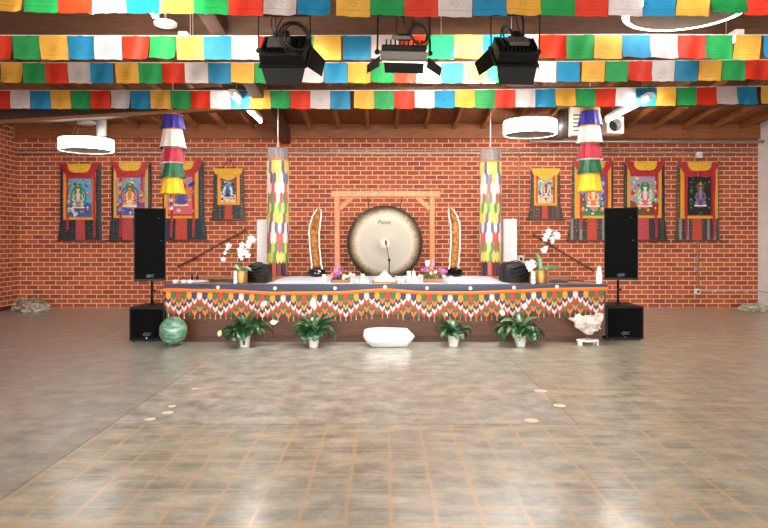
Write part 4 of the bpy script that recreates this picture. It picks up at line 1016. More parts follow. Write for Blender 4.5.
# ------------------------------------------------------------------ stage with its cloths
SY0, SY1, SX0, SX1 = 8.70, 10.7, -2.915, 2.965
SZ = .773
def stage():
    t = thing('stage', (0, SY0, 0), 'low brown wooden stage against the brick wall', 'stage')
    b = MB(); b.box((SX0 + .03, SY0 + .05, 0), (SX1 - .03, SY1 - .03, .09), 'stagewood'); b.build('plinth', t)
    b = MB(); b.box((SX0, SY0, .09), (SX1, SY1, SZ - .04), 'stagewood', bev=.004); b.build('platform', t)
    b = MB(); b.box((SX0 - .01, SY0 - .01, SZ - .04), (SX1 + .01, SY1, SZ), 'deckwood', bev=.005); b.build('deck', t)
    for x in (-1.46, 0.0, 1.46):
        b = MB(); b.box((x - .002, SY0 - .002, .09), (x + .002, SY0 + .001, SZ - .05), 'rodwood'); b.build('panel_joint', t)
    # white cloth on the deck
    a = P(266.5, 286, 8.85).x; c = P(510, 286, 8.85).x
    b = MB(); nx, ny = 40, 12; vs = []
    ya, yb = 8.80, 10.68
    for j in range(ny + 1):
        for i in range(nx + 1):
            u, v = i / nx, j / ny; x = (a + (c - a) * u) * (1 - .02 * v) + .01 * math.sin(v * 9)
            vs.append((x, ya + (yb - ya) * v, SZ + .005 + .0035 * math.sin(u * 31 + v * 5) * math.sin(v * 13 + 1)))
    o = len(vs); vs += [(x, y, SZ + .0008) for x, y, z in vs]
    fs = [(j * (nx + 1) + i, j * (nx + 1) + i + 1, (j + 1) * (nx + 1) + i + 1, (j + 1) * (nx + 1) + i) for j in range(ny) for i in range(nx)]
    b.add(vs, fs, 'cloth', True)
    for i in range(nx): b.add([vs[i], vs[i + 1], vs[i + 1 + o], vs[i + o]], [(0, 1, 2, 3)], 'cloth')
    tag(b.build('tablecloth'), 'large white cloth spread over the middle of the stage', 'cloth')
    # navy runner over the front edge
    t = thing('edge_runner', (0, SY0 - .02, SZ), 'long navy cloth runner with small pale discs along the stage front edge', 'cloth')
    sk = [(-2.95, -.002), (-2.2, -.016), (-1.45, -.048), (-.65, -.044), (0, -.006), (.57, -.042), (1.15, -.044), (1.75, -.02), (2.3, .004), (3.0, .014)]
    def sag(x):
        for (a0, v0), (a1, v1) in zip(sk[:-1], sk[1:]):
            if x <= a1:
                u = min(1, max(0, (x - a0) / (a1 - a0))); u = u * u * (3 - 2 * u); return v0 + (v1 - v0) * u
        return sk[-1][1]
    b = MB(); n = 80; prof = []; vs = []
    for i in range(n + 1):
        x = SX0 - .02 + (SX1 - SX0 + .04) * i / n; s_ = sag(x)
        vs += [(x, SY0 + .085, SZ + .008), (x, SY0 - .0, SZ + .010), (x, SY0 - .022, SZ + .002), (x, SY0 - .026, SZ - .047 + s_)]
    fs = [(4 * i + k, 4 * i + k + 1, 4 * i + 5 + k, 4 * i + 4 + k) for i in range(n) for k in range(3)]
    b.add(vs, fs, 'runner', True); b.build('cloth_strip', t)
    for px in (218, 275, 335, 385, 427, 470.5, 514, 557):
        c = P(px, 0, SY0 - .03); z = SZ - .025 + sag(c.x) * .4
        b = MB(); b.cyl((c.x, SY0 - .035, z), (c.x, SY0 - .027, z), .024, 'medallion', n=14); b.build('disc', t)
    # brocade valance
    t = thing('valance', (0, SY0 - .03, SZ - .05), 'colourful zigzag patterned silk valance hanging along the stage front', 'valance')
    b = MB(); vs = []
    for i in range(n + 1):
        x = SX0 - .025 + (SX1 - SX0 + .05) * i / n; s_ = sag(x)
        vs += [(x, SY0 - .018, SZ - .036 + s_), (x, SY0 - .030, SZ - .044 + s_), (x, SY0 - .034, SZ - .092 + s_), (x, SY0 - .02, SZ - .094 + s_)]
    b.add(vs, fs, 'leaf_orange', True); b.build('orange_band', t)
    pitch = 5.2 * SY0 / F; x0 = P(200.3, 0, SY0).x
    cols = range(-7, 79); bb = MB(); tas = []
    seqk = {0: 'white', -1: 'navy', -2: 'amber', -3: 'green', -4: 'red', 1: 'red', 2: 'green', 3: 'orange', 4: 'navy'}
    for ci in cols:
        x = x0 + ci * pitch
        if x < SX0 or x > SX1: continue
        d = abs(((ci + 4) % 8) - 4); s_ = sag(x)
        for r_ in range(4, -1, -1):
            k = r_ - d; m = seqk[k]
            if k == -2 and ci % 2: m = 'orange'
            z1 = SZ - .088 + s_ - r_ * .051; w = pitch * .53; h = .108; y = SY0 - .018 - .0035 * (4 - r_) - .001 * (ci % 2)
            out = [(-w * .6, 0), (w * .6, 0), (w, -.36 * h), (w * .76, -.68 * h), (0, -h), (-w * .76, -.68 * h), (-w, -.36 * h)]
            bb.prism([(x + u, z1 + v) for u, v in out], y - .003, y, 'leaf_' + m)
        if d % 2 == 0 or True: tas.append((x, SZ - .088 + s_ - 4 * .051 - .10, seqk[4 - d]))
    bb.build('layered_leaves', t)
    for i, (x, z, m) in enumerate(tas):
        b = MB(); mm = 'leaf_' + ('white', m, 'amber')[i % 3]
        b.lathe([(.002, .012), (.006, 0), (.004, -.008), (.010, -.045 - .008 * (i % 2)), (.0005, -.047 - .008 * (i % 2))], mm, 7, Matrix.Translation((x, SY0 - .022, z)))
        b.build('tassel', t)
    # valance return on the left end
    b = MB()
    for ci in range(4):
        y = SY0 - .01 + .035 + ci * pitch
        for r_ in range(4, -1, -1):
            m = seqk[max(-4, r_ - (3 - ci))]; z1 = SZ - .09 - r_ * .044; w = pitch * .54; h = .098; xx = SX0 - .014 - .003 * (4 - r_)
            b.prism([(u, z1 + v) for u, v in [(-w * .6, 0), (w * .6, 0), (w, -.36 * h), (w * .76, -.68 * h), (0, -h), (-w * .76, -.68 * h), (-w, -.36 * h)]], -.0015, .0015, 'leaf_' + m, Matrix.Translation((xx, y, 0)) @ Matrix.Rotation(PI / 2, 4, 'Z'))
    b.build('side_return', t)
stage()

# ------------------------------------------------------------------ gong, frame, microphone
def gong():
    GY = 11.0; c = P(384.8, 243.2, GY); Rg = 37.3 * GY / F
    # timber frame
    t = thing('wooden_gong_stand', (c.x, GY + .18, 0), 'pale wooden frame with braced corners standing behind the gong', 'frame')
    fy = GY + .18; q = lambda x, y: P(x, y, fy)
    for x in (337.2, 432): 
        p = q(x, 192); b = MB(); b.box((p.x - .044, fy - .05, 0), (p.x + .044, fy + .05, p.z), 'bamboo', bev=.006); b.build('post', t)
        b = MB(); b.box((p.x - .07, fy - .4, 0), (p.x + .07, fy + .4, .08), 'bamboo', bev=.006); b.build('foot', t)
    a = q(331, 194.3); e = q(440, 194.3); b = MB(); b.box((a.x, fy - .06, a.z - .045), (e.x, fy + .06, a.z + .055), 'bamboo', bev=.006); b.build('crossbeam', t)
    for x0, x1 in ((340, 353), (429.5, 416)):
        b = MB(); p0, p1 = q(x0, 209), q(x1, 196.5); b.bar(p0, p1, .07, .05, 'bamboo', up=(0, 1, 0)); b.build('brace', t)
    # the gong itself: dished disc with turned rim, standing vertical
    t = thing('gong', c - Vector((0, 0, 0)), 'huge round bronze gong with a dark mottled rim', 'gong')
    rot = Matrix.Translation(c) @ Matrix.Rotation(R(90), 4, 'X')
    prof = [(.001, .028), (.07, .03), (.082, .024), (.3, .03), (Rg * .78, .03), (Rg * .93, .012), (Rg * .985, -.012), (Rg, -.04), (Rg * .995, -.10)]
    b = MB(); b.lathe(prof, 'gong', 96, rot); b.lathe([(.001, .02), (Rg * .9, .005), (Rg * .985, -.03), (Rg * .99, -.10), (Rg * .995, -.10)], 'gongrim', 96, rot); disc = b.build('disc', t)
    b = MB(); pts = [c + Vector((Rg * 1.0 * math.cos(a_ * 2 * PI / 72), .04, Rg * 1.0 * math.sin(a_ * 2 * PI / 72))) for a_ in range(73)]; b.tube(pts, .012, 'gongrim', 8); b.build('rim', t)
    for s in (-1, 1):
        a = c + Vector((s * Rg * .42, .06, Rg * .9)); b = MB(); b.tube([a, Vector((a.x + s * .03, fy, q(0, 197).z + .02))], .008, 'blackrub', 6); b.build('hanging_rope', t)
    m = Matrix.Translation(P(384.2, 222.4, GY - .0325)) @ Matrix.Rotation(R(90), 4, 'X')
    lettering('Paiste', .095, m, 'lens', 'maker_mark', disc, .0015)
    # microphone on a stand, on the stage in front
    MY = 10.35; mp = P(386.3, 243.5, MY); bs = Vector((P(389.2, 0, MY).x, MY - .02, SZ + .006))
    t = thing('microphone_stand', bs, 'thin black microphone on a stand in front of the gong', 'microphone')
    b = MB(); b.cyl(mp + Vector((-.003, .01, -.02)), mp + Vector((-.008, .03, .05)), .014, 'lens', .017, 10); b.build('microphone', t)
    b = MB(); top = mp + Vector((.004, 0, -.02)); b.cyl(bs + Vector((0, 0, .26)), top, .006, 'blackrub', n=8); b.build('boom', t)
    b = MB(); b.cyl(bs + Vector((0, 0, .03)), bs + Vector((0, 0, .3)), .010, 'black', n=8); b.build('pole', t)
    b = MB(); b.box(bs + Vector((-.02, -.02, .25)), bs + Vector((.02, .02, .29)), 'black', bev=.005); b.build('clutch', t)
    b = MB()
    b.lathe([(.001, .022), (.02, .022), (.09, .012), (.095, .0), (.001, 0)], 'black', 24, Matrix.Translation(bs)); b.build('base', t)
gong()

# ------------------------------------------------------------------ tall crystal halves
def geodes():
    def geode(cl, Y, lab, seed, base):
        r = random.Random(seed); s = Y / F
        bc = P(base[0], base[1], Y); t = thing('crystal_geode', (bc.x, Y, SZ), lab, 'crystal', 'tall hollow crystal halves beside the gong')
        # resample the centre line
        pts = []
        for (y0, c0, h0), (y1, c1, h1) in zip(cl[:-1], cl[1:]):
            m = max(1, int((y1 - y0) / 2.5))
            for i in range(m): u = i / m; pts.append((y0 + (y1 - y0) * u, c0 + (c1 - c0) * u, h0 + (h1 - h0) * u))
        pts.append(cl[-1]); m = len(pts); NA = 9
        outer = []; inner = []; back = []
        for i, (y, cx, h) in enumerate(pts):
            p = P(cx, y, Y); hw = h * s * r.uniform(.97, 1.03); hi = max(.004, hw - .020 * min(1, hw / .05))
            for j in range(NA):
                a = PI * j / (NA - 1)
                inner.append((p.x - hi * math.cos(a), Y + hi * 1.15 * math.sin(a) * (1 + .12 * noise.noise(Vector((i * .7, j * .9, seed)))), p.z))
                outer.append((p.x - hw * math.cos(a) * 1.0, Y + hw * 1.3 * math.sin(a) + (.0 if j in (0, NA - 1) else .01), p.z))
        def grid(b, v, mat):
            fs = [(i * NA + j, i * NA + j + 1, (i + 1) * NA + j + 1, (i + 1) * NA + j) for i in range(m - 1) for j in range(NA - 1)]
            b.add(v, fs, mat, False)
        b = MB(); grid(b, inner, 'amber')
        for i in range(150):
            k = r.randrange(m - 1) ; j = r.randrange(1, NA - 1); p = Vector(inner[k * NA + j]); d = (P(pts[k][1], pts[k][0], Y) - p).normalized(); L = r.uniform(.008, .024)
            x = d.cross(Vector((0, 0, 1))).normalized() * .008; z = Vector((0, 0, .008))
            b.add([p + x, p + z, p - x, p - z, p + d * L], [(0, 1, 4), (1, 2, 4), (2, 3, 4), (3, 0, 4)], 'amber')
        b.build('crystal_lining', t)
        b = MB(); grid(b, outer, 'geoderim')
        for e in (0, NA - 1):
            b.add([inner[i * NA + e] for i in range(m)] + [outer[i * NA + e] for i in range(m)] + [tuple(Vector(outer[i * NA + e]) * .5 + Vector(inner[i * NA + e]) * .5 + Vector((0, -.012, 0))) for i in range(m)],
                  [q for i in range(m - 1) for q in ((i, i + 1, i + 1 + 2 * m, i + 2 * m), (i + 2 * m, i + 1 + 2 * m, i + 1 + m, i + m))], 'geoderim', True)
        for row in (0, m - 1): b.add(inner[row * NA:(row + 1) * NA] + outer[row * NA:(row + 1) * NA], [(j, j + 1, j + 1 + NA, j + NA) for j in range(NA - 1)], 'geoderim')
        b.build('outer_shell', t)
        b = MB(); zb = SZ + .002; top = P(0, cl[-1][0] - 1, Y).z
        b.sphere((bc.x, Y + .03, (zb + top) / 2 + .005), 1, 'lens', 14, (.15, .11, (top - zb) / 2 + .02), lambda d: 1 + .18 * noise.noise(d * 3 + Vector((seed, 0, 0))), smooth=False)
        b.v = [Vector((v.x, v.y, max(v.z, zb))) for v in b.v]; b.build('base', t)
    geode([(208.3, 318.5, 1.2), (210, 318.7, 3.2), (216, 316.8, 4.9), (224, 315, 5.9), (232, 314, 5.7), (248, 314.7, 5.4), (264, 316.4, 5.4), (270, 317.2, 6)], 10.4,
          'tall curved amber crystal half with a white rim standing left of the gong', 3, (316.5, 275))
    geode([(208, 450.3, 1.2), (210, 451, 3.2), (216, 453, 4.8), (224, 455.1, 5.2), (232, 455.5, 5.2), (248, 455.3, 5.3), (264, 454.2, 5.0), (270, 453.5, 5.5)], 10.4,
          'tall curved amber crystal half with a white rim standing right of the gong', 5, (454.5, 275))
geodes()

# ------------------------------------------------------------------ loudspeakers and panels
def speakers():
    def pair(x0, x1, ybase, ytop, sx0, sx1, st, sb, polex, side, seed):
        Y = 1.4 * F / (ybase - 238); s = F / Y
        a = P(x0, ybase, Y); c = P(x1, ytop, Y); D = .58
        t = thing('subwoofer', ((a.x + c.x) / 2, Y, 0), 'black square subwoofer on the floor at the %s end of the stage' % side, 'speaker', 'black subwoofers')
        b = MB(); b.box((a.x, Y, .02), (c.x, Y + D, c.z), 'cabinet', bev=.012); b.build('cabinet', t)
        b = MB(); b.box((a.x + .025, Y - .012, .045), (c.x - .025, Y + .002, c.z - .025), 'grille', bev=.004); gr = b.build('grille', t)
        for u in (.08, .92):
            for v in (.1, .9):
                b = MB(); b.cyl((a.x + (c.x - a.x) * u, Y + D * v, 0), (a.x + (c.x - a.x) * u, Y + D * v, .022), .02, 'blackrub', n=10); b.build('rubber_foot', t)
        m = Matrix.Translation(((a.x + c.x) / 2, Y - .0135, .105)) @ Matrix.Rotation(R(90), 4, 'X'); lettering('QSC', .055, m, 'logo', 'maker_mark', gr)
        b = MB(); b.cyl(((a.x + c.x) / 2, Y - .012, .055), ((a.x + c.x) / 2, Y - .016, .055), .008, 'logo' if seed else 'led', n=10); b.build('power_light', t)
        PY = Y + .33; px = P(polex, 0, PY).x; s2 = F / PY
        SYf = PY - .2; p = P(sx0, st, SYf); q = P(sx1, sb, SYf); zt, zb = p.z, q.z
        t2 = thing('speaker_pole', (px, PY, c.z), 'thin black pole carrying the %s loudspeaker above its subwoofer' % side, 'speaker pole', 'speaker poles')
        b = MB(); b.cyl((px, PY, c.z - .0), (px, PY, zb + .0), .016, 'black', n=14); b.build('pole', t2)
        b = MB(); b.lathe([(.05, 0), (.05, .008), (.024, .014), (.022, .05), (.001, .05)], 'black', 20, Matrix.Translation((px, PY, c.z))); b.build('mount', t2)
        b = MB(); b.cyl((px + .016, PY, c.z + .2), (px + .05, PY, c.z + .2), .012, 'black', n=10); b.build('knob', t2)
        t3 = thing('loudspeaker', ((p.x + q.x) / 2, SYf, zb), 'tall black loudspeaker raised on a pole at the %s of the stage' % side, 'speaker', 'tall black loudspeakers')
        b = MB(); x0_, x1_ = p.x, q.x; DD = .44; tp = .07
        vs = [(x0_, SYf, zb), (x1_, SYf, zb), (x1_ - tp, SYf + DD, zb), (x0_ + tp, SYf + DD, zb), (x0_, SYf, zt), (x1_, SYf, zt), (x1_ - tp, SYf + DD, zt), (x0_ + tp, SYf + DD, zt)]
        b.add(vs, [(0, 3, 2, 1), (4, 5, 6, 7), (0, 1, 5, 4), (1, 2, 6, 5), (2, 3, 7, 6), (3, 0, 4, 7)], 'cabinet')
        b.build('cabinet', t3)
        b = MB(); b.box((x0_ + .012, SYf - .012, zb + .03), (x1_ - .012, SYf + .002, zt - .012), 'grille', bev=.005); gr3 = b.build('grille', t3)
        xm = (x0_ + x1_) / 2
        for z, rr in ((zb + .26, .165), (zb + .62, .13)):
            b = MB(); b.lathe([(rr, 0), (rr * 1.04, .004), (rr * 1.04, .0), ], 'grille', 36, Matrix.Translation((xm, SYf - .0125, z)) @ Matrix.Rotation(R(90), 4, 'X')); b.build('driver_ring', gr3)
        for u, z in ((.78, zt - .14), (.85, zb + .55)):
            b = MB(); b.cyl((x0_ + (x1_ - x0_) * u, SYf - .013, z), (x0_ + (x1_ - x0_) * u, SYf - .016, z), .006, 'logo', n=8); b.build('screw', t3)
        m = Matrix.Translation((xm, SYf - .0135, zb + .07)) @ Matrix.Rotation(R(90), 4, 'X'); lettering('QSC', .05, m, 'logo', 'maker_mark', gr3)
        b = MB(); b.bar((xm - .1, SYf + .2, zt + .0), (xm + .1, SYf + .2, zt + .0), .03, .012, 'black'); b.build('handle', t3)
        t3.rotation_euler = (0, 0, R(21) if seed == 0 else R(-21))
    pair(129, 165, 342, 307.2, 135, 165, 208, 281, 152, 'left', 0)
    pair(606, 644, 340.8, 306.2, 605, 637, 207.5, 280, 618, 'right', 1)
    for x0, x1, yt, lab in ((256.7, 269.4, 219.5, 'tall white slim panel left of the gong beside the patterned banner'), (503.2, 517, 218.8, 'tall white slim panel right of the gong beside the patterned banner')):
        Y = 11.3; a = P(x0, 0, Y).x; c = P(x1, 0, Y).x; z = P(0, yt, Y).z
        t = thing('white_pylon', ((a + c) / 2, Y, 0), lab, 'panel', 'tall white panels')
        b = MB(); b.box((a, Y, .06), (c, Y + .12, z), 'whitemetal', bev=.012); b.build('body', t)
        b = MB(); b.box((a + .02, Y - .004, .6), (c - .02, Y + .001, z - .03), 'plaster', bev=.002); b.build('front_face', t)
        b = MB(); b.box((a - .03, Y - .06, 0), (c + .03, Y + .18, .06), 'whitemetal', bev=.01); b.build('foot', t)
    # black covered monitor speakers lying on the stage
    def covered(x0, x1, yt, yb, Y, lab, seed, flip):
        a, c = P(x0, yb, Y), P(x1, yt, Y); W = c.x - a.x; H = c.z - (SZ + .006); z0 = SZ + .0105
        t = thing('covered_monitor', ((a.x + c.x) / 2, Y, z0), lab, 'covered speaker', 'black covered monitors on the stage')
        b = MB(); n = 18; m = 12; vs = []; D = .42
        sec = [(-.5, 0), (-.5, .3), (-.49, .6), (-.44, .84), (-.32, .95), (0, 1.0), (.28, .97), (.42, .93), (.5, .72), (.51, .35), (.5, 0)]
        if flip: sec = [(-u, v) for u, v in sec][::-1]
        L = len(sec)
        for j in range(m + 1):
            v = j / m; sh = 1 - .10 * (2 * v - 1) ** 8
            for u, w in sec:
                k = 1 + .05 * noise.noise(Vector((u * 5, v * 6, w * 5 + seed))) + .04 * math.sin(w * 16 + u * 6) * (1 if v < .3 else .3)
                vs.append(((a.x + c.x) / 2 + W * u * sh * (k if w else 1), Y + D * v - .03 * math.sin(w * 14 + seed) * (v < .1) * (w > 0), z0 + H * w * sh * k))
        fs = [(j * L + i, j * L + i + 1, (j + 1) * L + i + 1, (j + 1) * L + i) for j in range(m) for i in range(L - 1)]
        fs += [tuple(range(L))[::-1], tuple(range(m * L, m * L + L))]
        b.add(vs, fs, 'blackcloth', True); b.build('cover', t)
        b = MB()
        for k in range(4):
            z = z0 + H * (.25 + .17 * k); b.tube([((a.x + c.x) / 2 + W * (-.34 + .68 * i / 8), Y - .015 - .012 * math.sin(PI * i / 8), z + H * .06 * math.sin(i * .8 + k)) for i in range(9)], [.004 + .012 * math.sin(PI * i / 8) for i in range(9)], 'blackcloth', 7)
        b.build('fold', t)
        b = MB(); b.tube([((a.x + c.x) / 2 + W * .1 * i, Y + .1, z0 + H * (1 + .06 * math.sin(PI * (i + 2) / 4))) for i in (-2, -1, 0, 1, 2)], .008, 'blackrub', 6); b.build('carry_handle', t)
    covered(246.5, 267.5, 264, 285, 9.06, 'black cloth-covered monitor behind the left gold pot', 1, True)
    covered(503.5, 530, 262.5, 285, 9.06, 'black cloth-covered monitor left of the right gold pot', 2, False)
speakers()

# ------------------------------------------------------------------ plants
def leaf(b, base, azim, L, W, lift, droop, mat, petiole=.4, roll=0):
    """an arching petiole with a folded blade"""
    d = Vector((math.cos(azim), math.sin(azim), 0)); sd = Vector((-math.sin(azim), math.cos(azim), 0)); p = Vector(base); n = 13
    ang = lift; pts = []; st = L / n
    for i in range(n + 1):
        pts.append((p.copy(), ang)); p = p + (d * math.cos(ang) + Vector((0, 0, 1)) * math.sin(ang)) * st; ang -= droop / n * (1.6 if i > n * petiole else .5)
    k = int(n * petiole)
    b.tube([q[0] for q in pts[:k + 1]], .0035, 'stem', 5)
    vs = []; m = n - k
    for i in range(m + 1):
        q, a = pts[k + i]; u = i / m; w = W * math.sin(PI * min(1, u * .97 + .03)) ** .75 * (1 - .25 * u); up = Vector((0, 0, 1)) * math.cos(a) - d * math.sin(a); s2 = sd * math.cos(roll) + up * math.sin(roll); up = up * math.cos(roll) - sd * math.sin(roll)
        vs += [q + s2 * w / 2 + up * w * .16, q, q - s2 * w / 2 + up * w * .16]
    b.add(vs, [(3 * i + j, 3 * i + j + 1, 3 * i + j + 4, 3 * i + j + 3) for i in range(m) for j in (0, 1)], mat, True)
def spathe(t, base, tip, size, tilt, mat='petal'):
    base, tip = Vector(base), Vector(tip); b = MB(); mid = base.lerp(tip, .5) + Vector((0, -.02, .05))
    b.tube([base, base.lerp(mid, .6), mid, mid.lerp(tip, .6), tip], .0032, 'stem', 5); b.build('flower_stem', t)
    b = MB(); ax = Vector((math.sin(tilt), -.15, math.cos(tilt))).normalized(); sd = ax.cross(Vector((0, 1, 0))).normalized(); fw = Vector((0, -1, 0)); vs = []; n = 8
    for i in range(n + 1):
        u = i / n; w = size * .32 * math.sin(PI * (u * .96 + .02)) ** .7; q = tip + ax * size * u
        vs += [q - sd * w + fw * w * .5, q - fw * w * .05, q + sd * w + fw * w * .5]
    b.add(vs, [(3 * i + j, 3 * i + j + 1, 3 * i + j + 4, 3 * i + j + 3) for i in range(n) for j in (0, 1)], mat, True); ws = b.build('white_spathe', t)
    b = MB(); b.cyl(tip + fw * .012, tip + fw * .012 + ax * size * .45, .006, 'limef', .004, 7); b.build('spadix', ws)

def lilies():
    spec = [
        (244.7, 347, .155, .140, (215, 278), 305, 56, 'potted peace lily nearest the green stone ball, a dark mark on its pot', [((261, 302), .10, .9, 'petal'), ((270, 318.5), .10, 1.45, 'petal'), ((219, 333), .085, .3, 'petalcream')], 21, 1.0, True),
        (313.6, 347.3, .150, .145, (289, 340), 305, 62, 'potted peace lily standing between the leftmost plant and the white crystal', [((313.3, 303), .13, 0.02, 'petal'), ((312, 319), .05, .1, 'petal')], 22, .95, False),
        (453.6, 346.4, .155, .140, (432, 474), 312, 48, 'small potted peace lily just right of the white crystal on the floor', [((447, 314), .05, -.4, 'petal')], 23, .78, False),
        (520.2, 346.4, .165, .140, (491, 543), 301, 62, 'potted peace lily with spreading leaves nearest the white coral-like cluster', [((524, 306), .09, .2, 'petal'), ((504, 312), .10, -.5, 'petal')], 24, 1.05, False)]
    for px, pyb, w, h, sp, ytop, nl, lab, fl, seed, sc, slot in spec:
        r = random.Random(seed); Y = 1.4 * F / (pyb - 238); s = F / Y; c = P(px, pyb, Y); c.z = 0
        t = thing('potted_peace_lily', c, lab, 'potted plant', 'peace lilies in white pots in front of the stage')
        b = MB(); T = Matrix.Translation(c); R1 = w / 2; R0 = R1 * .74
        b.lathe([(.001, .002), (R0, .002), (R0 * 1.02, .01), (R1 * .97, h - .012), (R1, h - .01), (R1, h), (R1 * .92, h), (R1 * .9, h - .02), (R1 * .88, h - .03)], 'potwhite', 30, T); pt = b.build('pot', t)
        if slot:
            b = MB(); b.prism([(c.x - .004, .03), (c.x + .012, .035), (c.x + .022, .085), (c.x + .015, .12), (c.x + .002, .125), (c.x - .008, .08)], c.y - R1 * .93, c.y - R1 * .90 + .02, 'soil'); b.build('dark_patch', pt)
        b = MB(); b.lathe([(R1 * .89, h - .022), (.001, h - .016)], 'soil', 20, T); b.build('soil', pt)
        left, right = (px - sp[0]) / s, (sp[1] - px) / s; top = (pyb - ytop) / s - h
        b = MB()
        for i in range(nl):
            az = 2 * PI * i / nl * 1.618 * 3 + r.uniform(-.3, .3); side = math.cos(az); reach = (right if side > 0 else left)
            q = r.random(); lift = R(86 - 46 * q + r.uniform(-8, 8)); L = (.30 + .15 * r.random()) * sc * (.9 + .35 * (reach / .33 - .8) * abs(side)); L = min(L, reach * 1.35 + .05) if abs(side) > .5 else L
            L = max(L, top * .9) if q < .25 else L
            if math.sin(az) < -.3: L *= .72
            leaf(b, c + Vector((.02 * math.cos(az), .02 * math.sin(az), h - .02)), az, L, r.uniform(.07, .11) * min(1, sc + .05), lift, r.uniform(1.5, 2.9) * (.75 + q * .5), r.choice(('leafdark', 'leafdark', 'leafmid')), r.uniform(.34, .48), R(r.uniform(-35, 35)))
        b.v = [Vector((v.x, min(v.y, SY0 - .06) if v.z < .75 else v.y, max(v.z, .012))) for v in b.v]
        b.build('foliage', t)
        for (fx, fy), size, tilt, m in fl:
            q = P(fx, fy, Y - .06); spathe(t, c + Vector((0, 0, h)), q - Vector((0, 0, size * .5)), size, tilt, m)
lilies()

def orchids():
    def bloom(t, c, sz, yaw, r, name='orchid_bloom'):
        b = MB(); c = Vector(c); f = Vector((math.sin(yaw), -math.cos(yaw), .05)).normalized(); x = f.cross(Vector((0, 0, 1))).normalized(); z = x.cross(f)
        for k in range(5):
            a = PI / 2 + 2 * PI * k / 5; wd = sz * (.44 if k in (1, 4) else .27); L = sz * .55
            d = x * math.cos(a) + z * math.sin(a); sd = x * -math.sin(a) + z * math.cos(a); vs = []
            for i in range(6):
                u = i / 5; w = wd * math.sin(PI * (.1 + .86 * u)) ** .6; q = c + d * L * u + f * (.15 * sz * math.sin(u * 2.2))
                vs += [q - sd * w / 2, q + f * .01, q + sd * w / 2]
            b.add(vs, [(3 * i + j, 3 * i + j + 1, 3 * i + j + 4, 3 * i + j + 3) for i in range(5) for j in (0, 1)], 'petal', True)
        o = b.build(name, t)
        b = MB(); b.sphere(c + f * sz * .1, sz * .08, 'yellowf', 8); b.build('bloom_centre', o)
    def pot(px0, px1, yt, Y, lab, whiteside):
        a, c = P(px0, yt, Y), P(px1, yt, Y); cx = (a.x + c.x) / 2; rr = (c.x - a.x) / 2; z0 = SZ + .0105; h = a.z - z0
        t = thing('orchid_pot', (cx, Y, z0), lab, 'potted plant', 'white orchids in round gold pots')
        T = Matrix.Translation((cx, Y, z0)); b = MB()
        b.lathe([(.001, 0), (rr * .97, 0), (rr, .01), (rr * 1.01, h * .5), (rr, h - .006), (rr * .97, h), (rr * .92, h - .003), (rr * .91, h - .05), (.001, h - .05)], 'gold', 36, T); gp = b.build('gold_pot', t)
        b = MB(); b.lathe([(rr * .9, h - .045), (.001, h - .03)], 'soil', 18, T); b.build('moss', gp)
        return t, Vector((cx, Y, z0 + h - .03))
    def leaves(t, c, lst):
        for az, L, W, lift, droop in lst:
            b = MB(); leaf(b, c, az, L, W, lift, droop, 'leafmid', .08, R(55) if math.cos(az) > 0 else R(-55)); b.build('leaf', t)
    def stem(t, c, pts, Y, dy=0):
        w = [c] + [P(x, y, Y + dy) for x, y in pts]; out = []
        for i in range(len(w) - 1):
            for k in range(4): out.append(w[i].lerp(w[i + 1], k / 4))
        b = MB(); b.tube(out + [w[-1]], .005, 'stem', 6); b.build('flower_stem', t)
    r = random.Random(4)
    Y = 8.84
    t, c = pot(235, 247.5, 270.5, Y, 'round gold pot of arching white orchids at the left end of the stage', True)
    leaves(t, c, [(R(170), .16, .06, R(65), .6), (R(190), .14, .05, R(75), 1.2), (R(10), .17, .06, R(60), 1.6), (R(-30), .15, .06, R(50), 1.2), (R(-60), .1, .05, R(60), 1.0), (R(40), .18, .06, R(45), .9)])
    stem(t, c, [(239, 262), (238, 250), (242, 241), (249, 237)], Y); stem(t, c, [(236, 262), (230, 250), (227, 248), (223, 259)], Y)
    for x, y, z in [(251.5, 238.5, .10), (249.5, 242.5, .09), (253.5, 240.5, .08), (248, 246, .08), (242.5, 245, .085), (240.5, 250, .09), (241, 255.5, .09), (245, 252, .08), (247.5, 255.5, .08), (242, 259, .05),
                    (228.5, 245.5, .075), (227, 249, .05), (225.5, 253, .06), (223, 259.5, .065)]:
        bloom(t, P(x, y, Y - .04 - .02 * r.random()), z, r.uniform(-.5, .5), r)
    Y = 8.84
    t, c = pot(534.5, 547, 270, Y, 'round gold pot of white orchids at the right end of the stage', True)
    leaves(t, c, [(R(150), .29, .075, R(84), .25), (R(5), .30, .075, R(34), .75), (R(160), .12, .05, R(70), .6), (R(-60), .11, .045, R(55), .9)])
    stem(t, c, [(543, 256), (545, 243), (550, 236), (555, 236)], Y); stem(t, c, [(537, 266), (534, 262), (531, 262), (529, 265)], Y - .05)
    for x, y, z in [(549, 231.5, .085), (547, 235.5, .085), (544.5, 239, .08), (552.5, 238.5, .07), (556, 234.5, .09), (552, 242, .05), (557.5, 237, .07), (544, 250.5, .085), (546, 247.5, .05),
                    (532.5, 262.5, .085), (528.5, 265.5, .09), (530, 269, .08), (534, 266, .06), (527, 262.5, .05)]:
        bloom(t, P(x, y, Y - .04 - .02 * r.random()), z, r.uniform(-.5, .5), r)
    b = MB(); q = P(533.3, 0, Y - .12); 
    tv = thing('white_vase', (q.x, Y - .12, SZ + .0105), 'slim scalloped white vase in front of the right gold pot', 'vase')
    b.lathe([(.001, 0), (.028, 0), (.034, .03), (.024, .055), (.032, .085), (.022, .11), (.03, .14), (.022, .165), (.018, .17), (.001, .168)], 'porcelain', 20, Matrix.Translation(tv.location)); b.build('body', tv)
    b = MB(); q = P(235.2, 0, 8.74)
    tv = thing('white_vase', (q.x, 8.745, SZ + .0105), 'slim scalloped white vase in front of the left gold pot', 'vase')
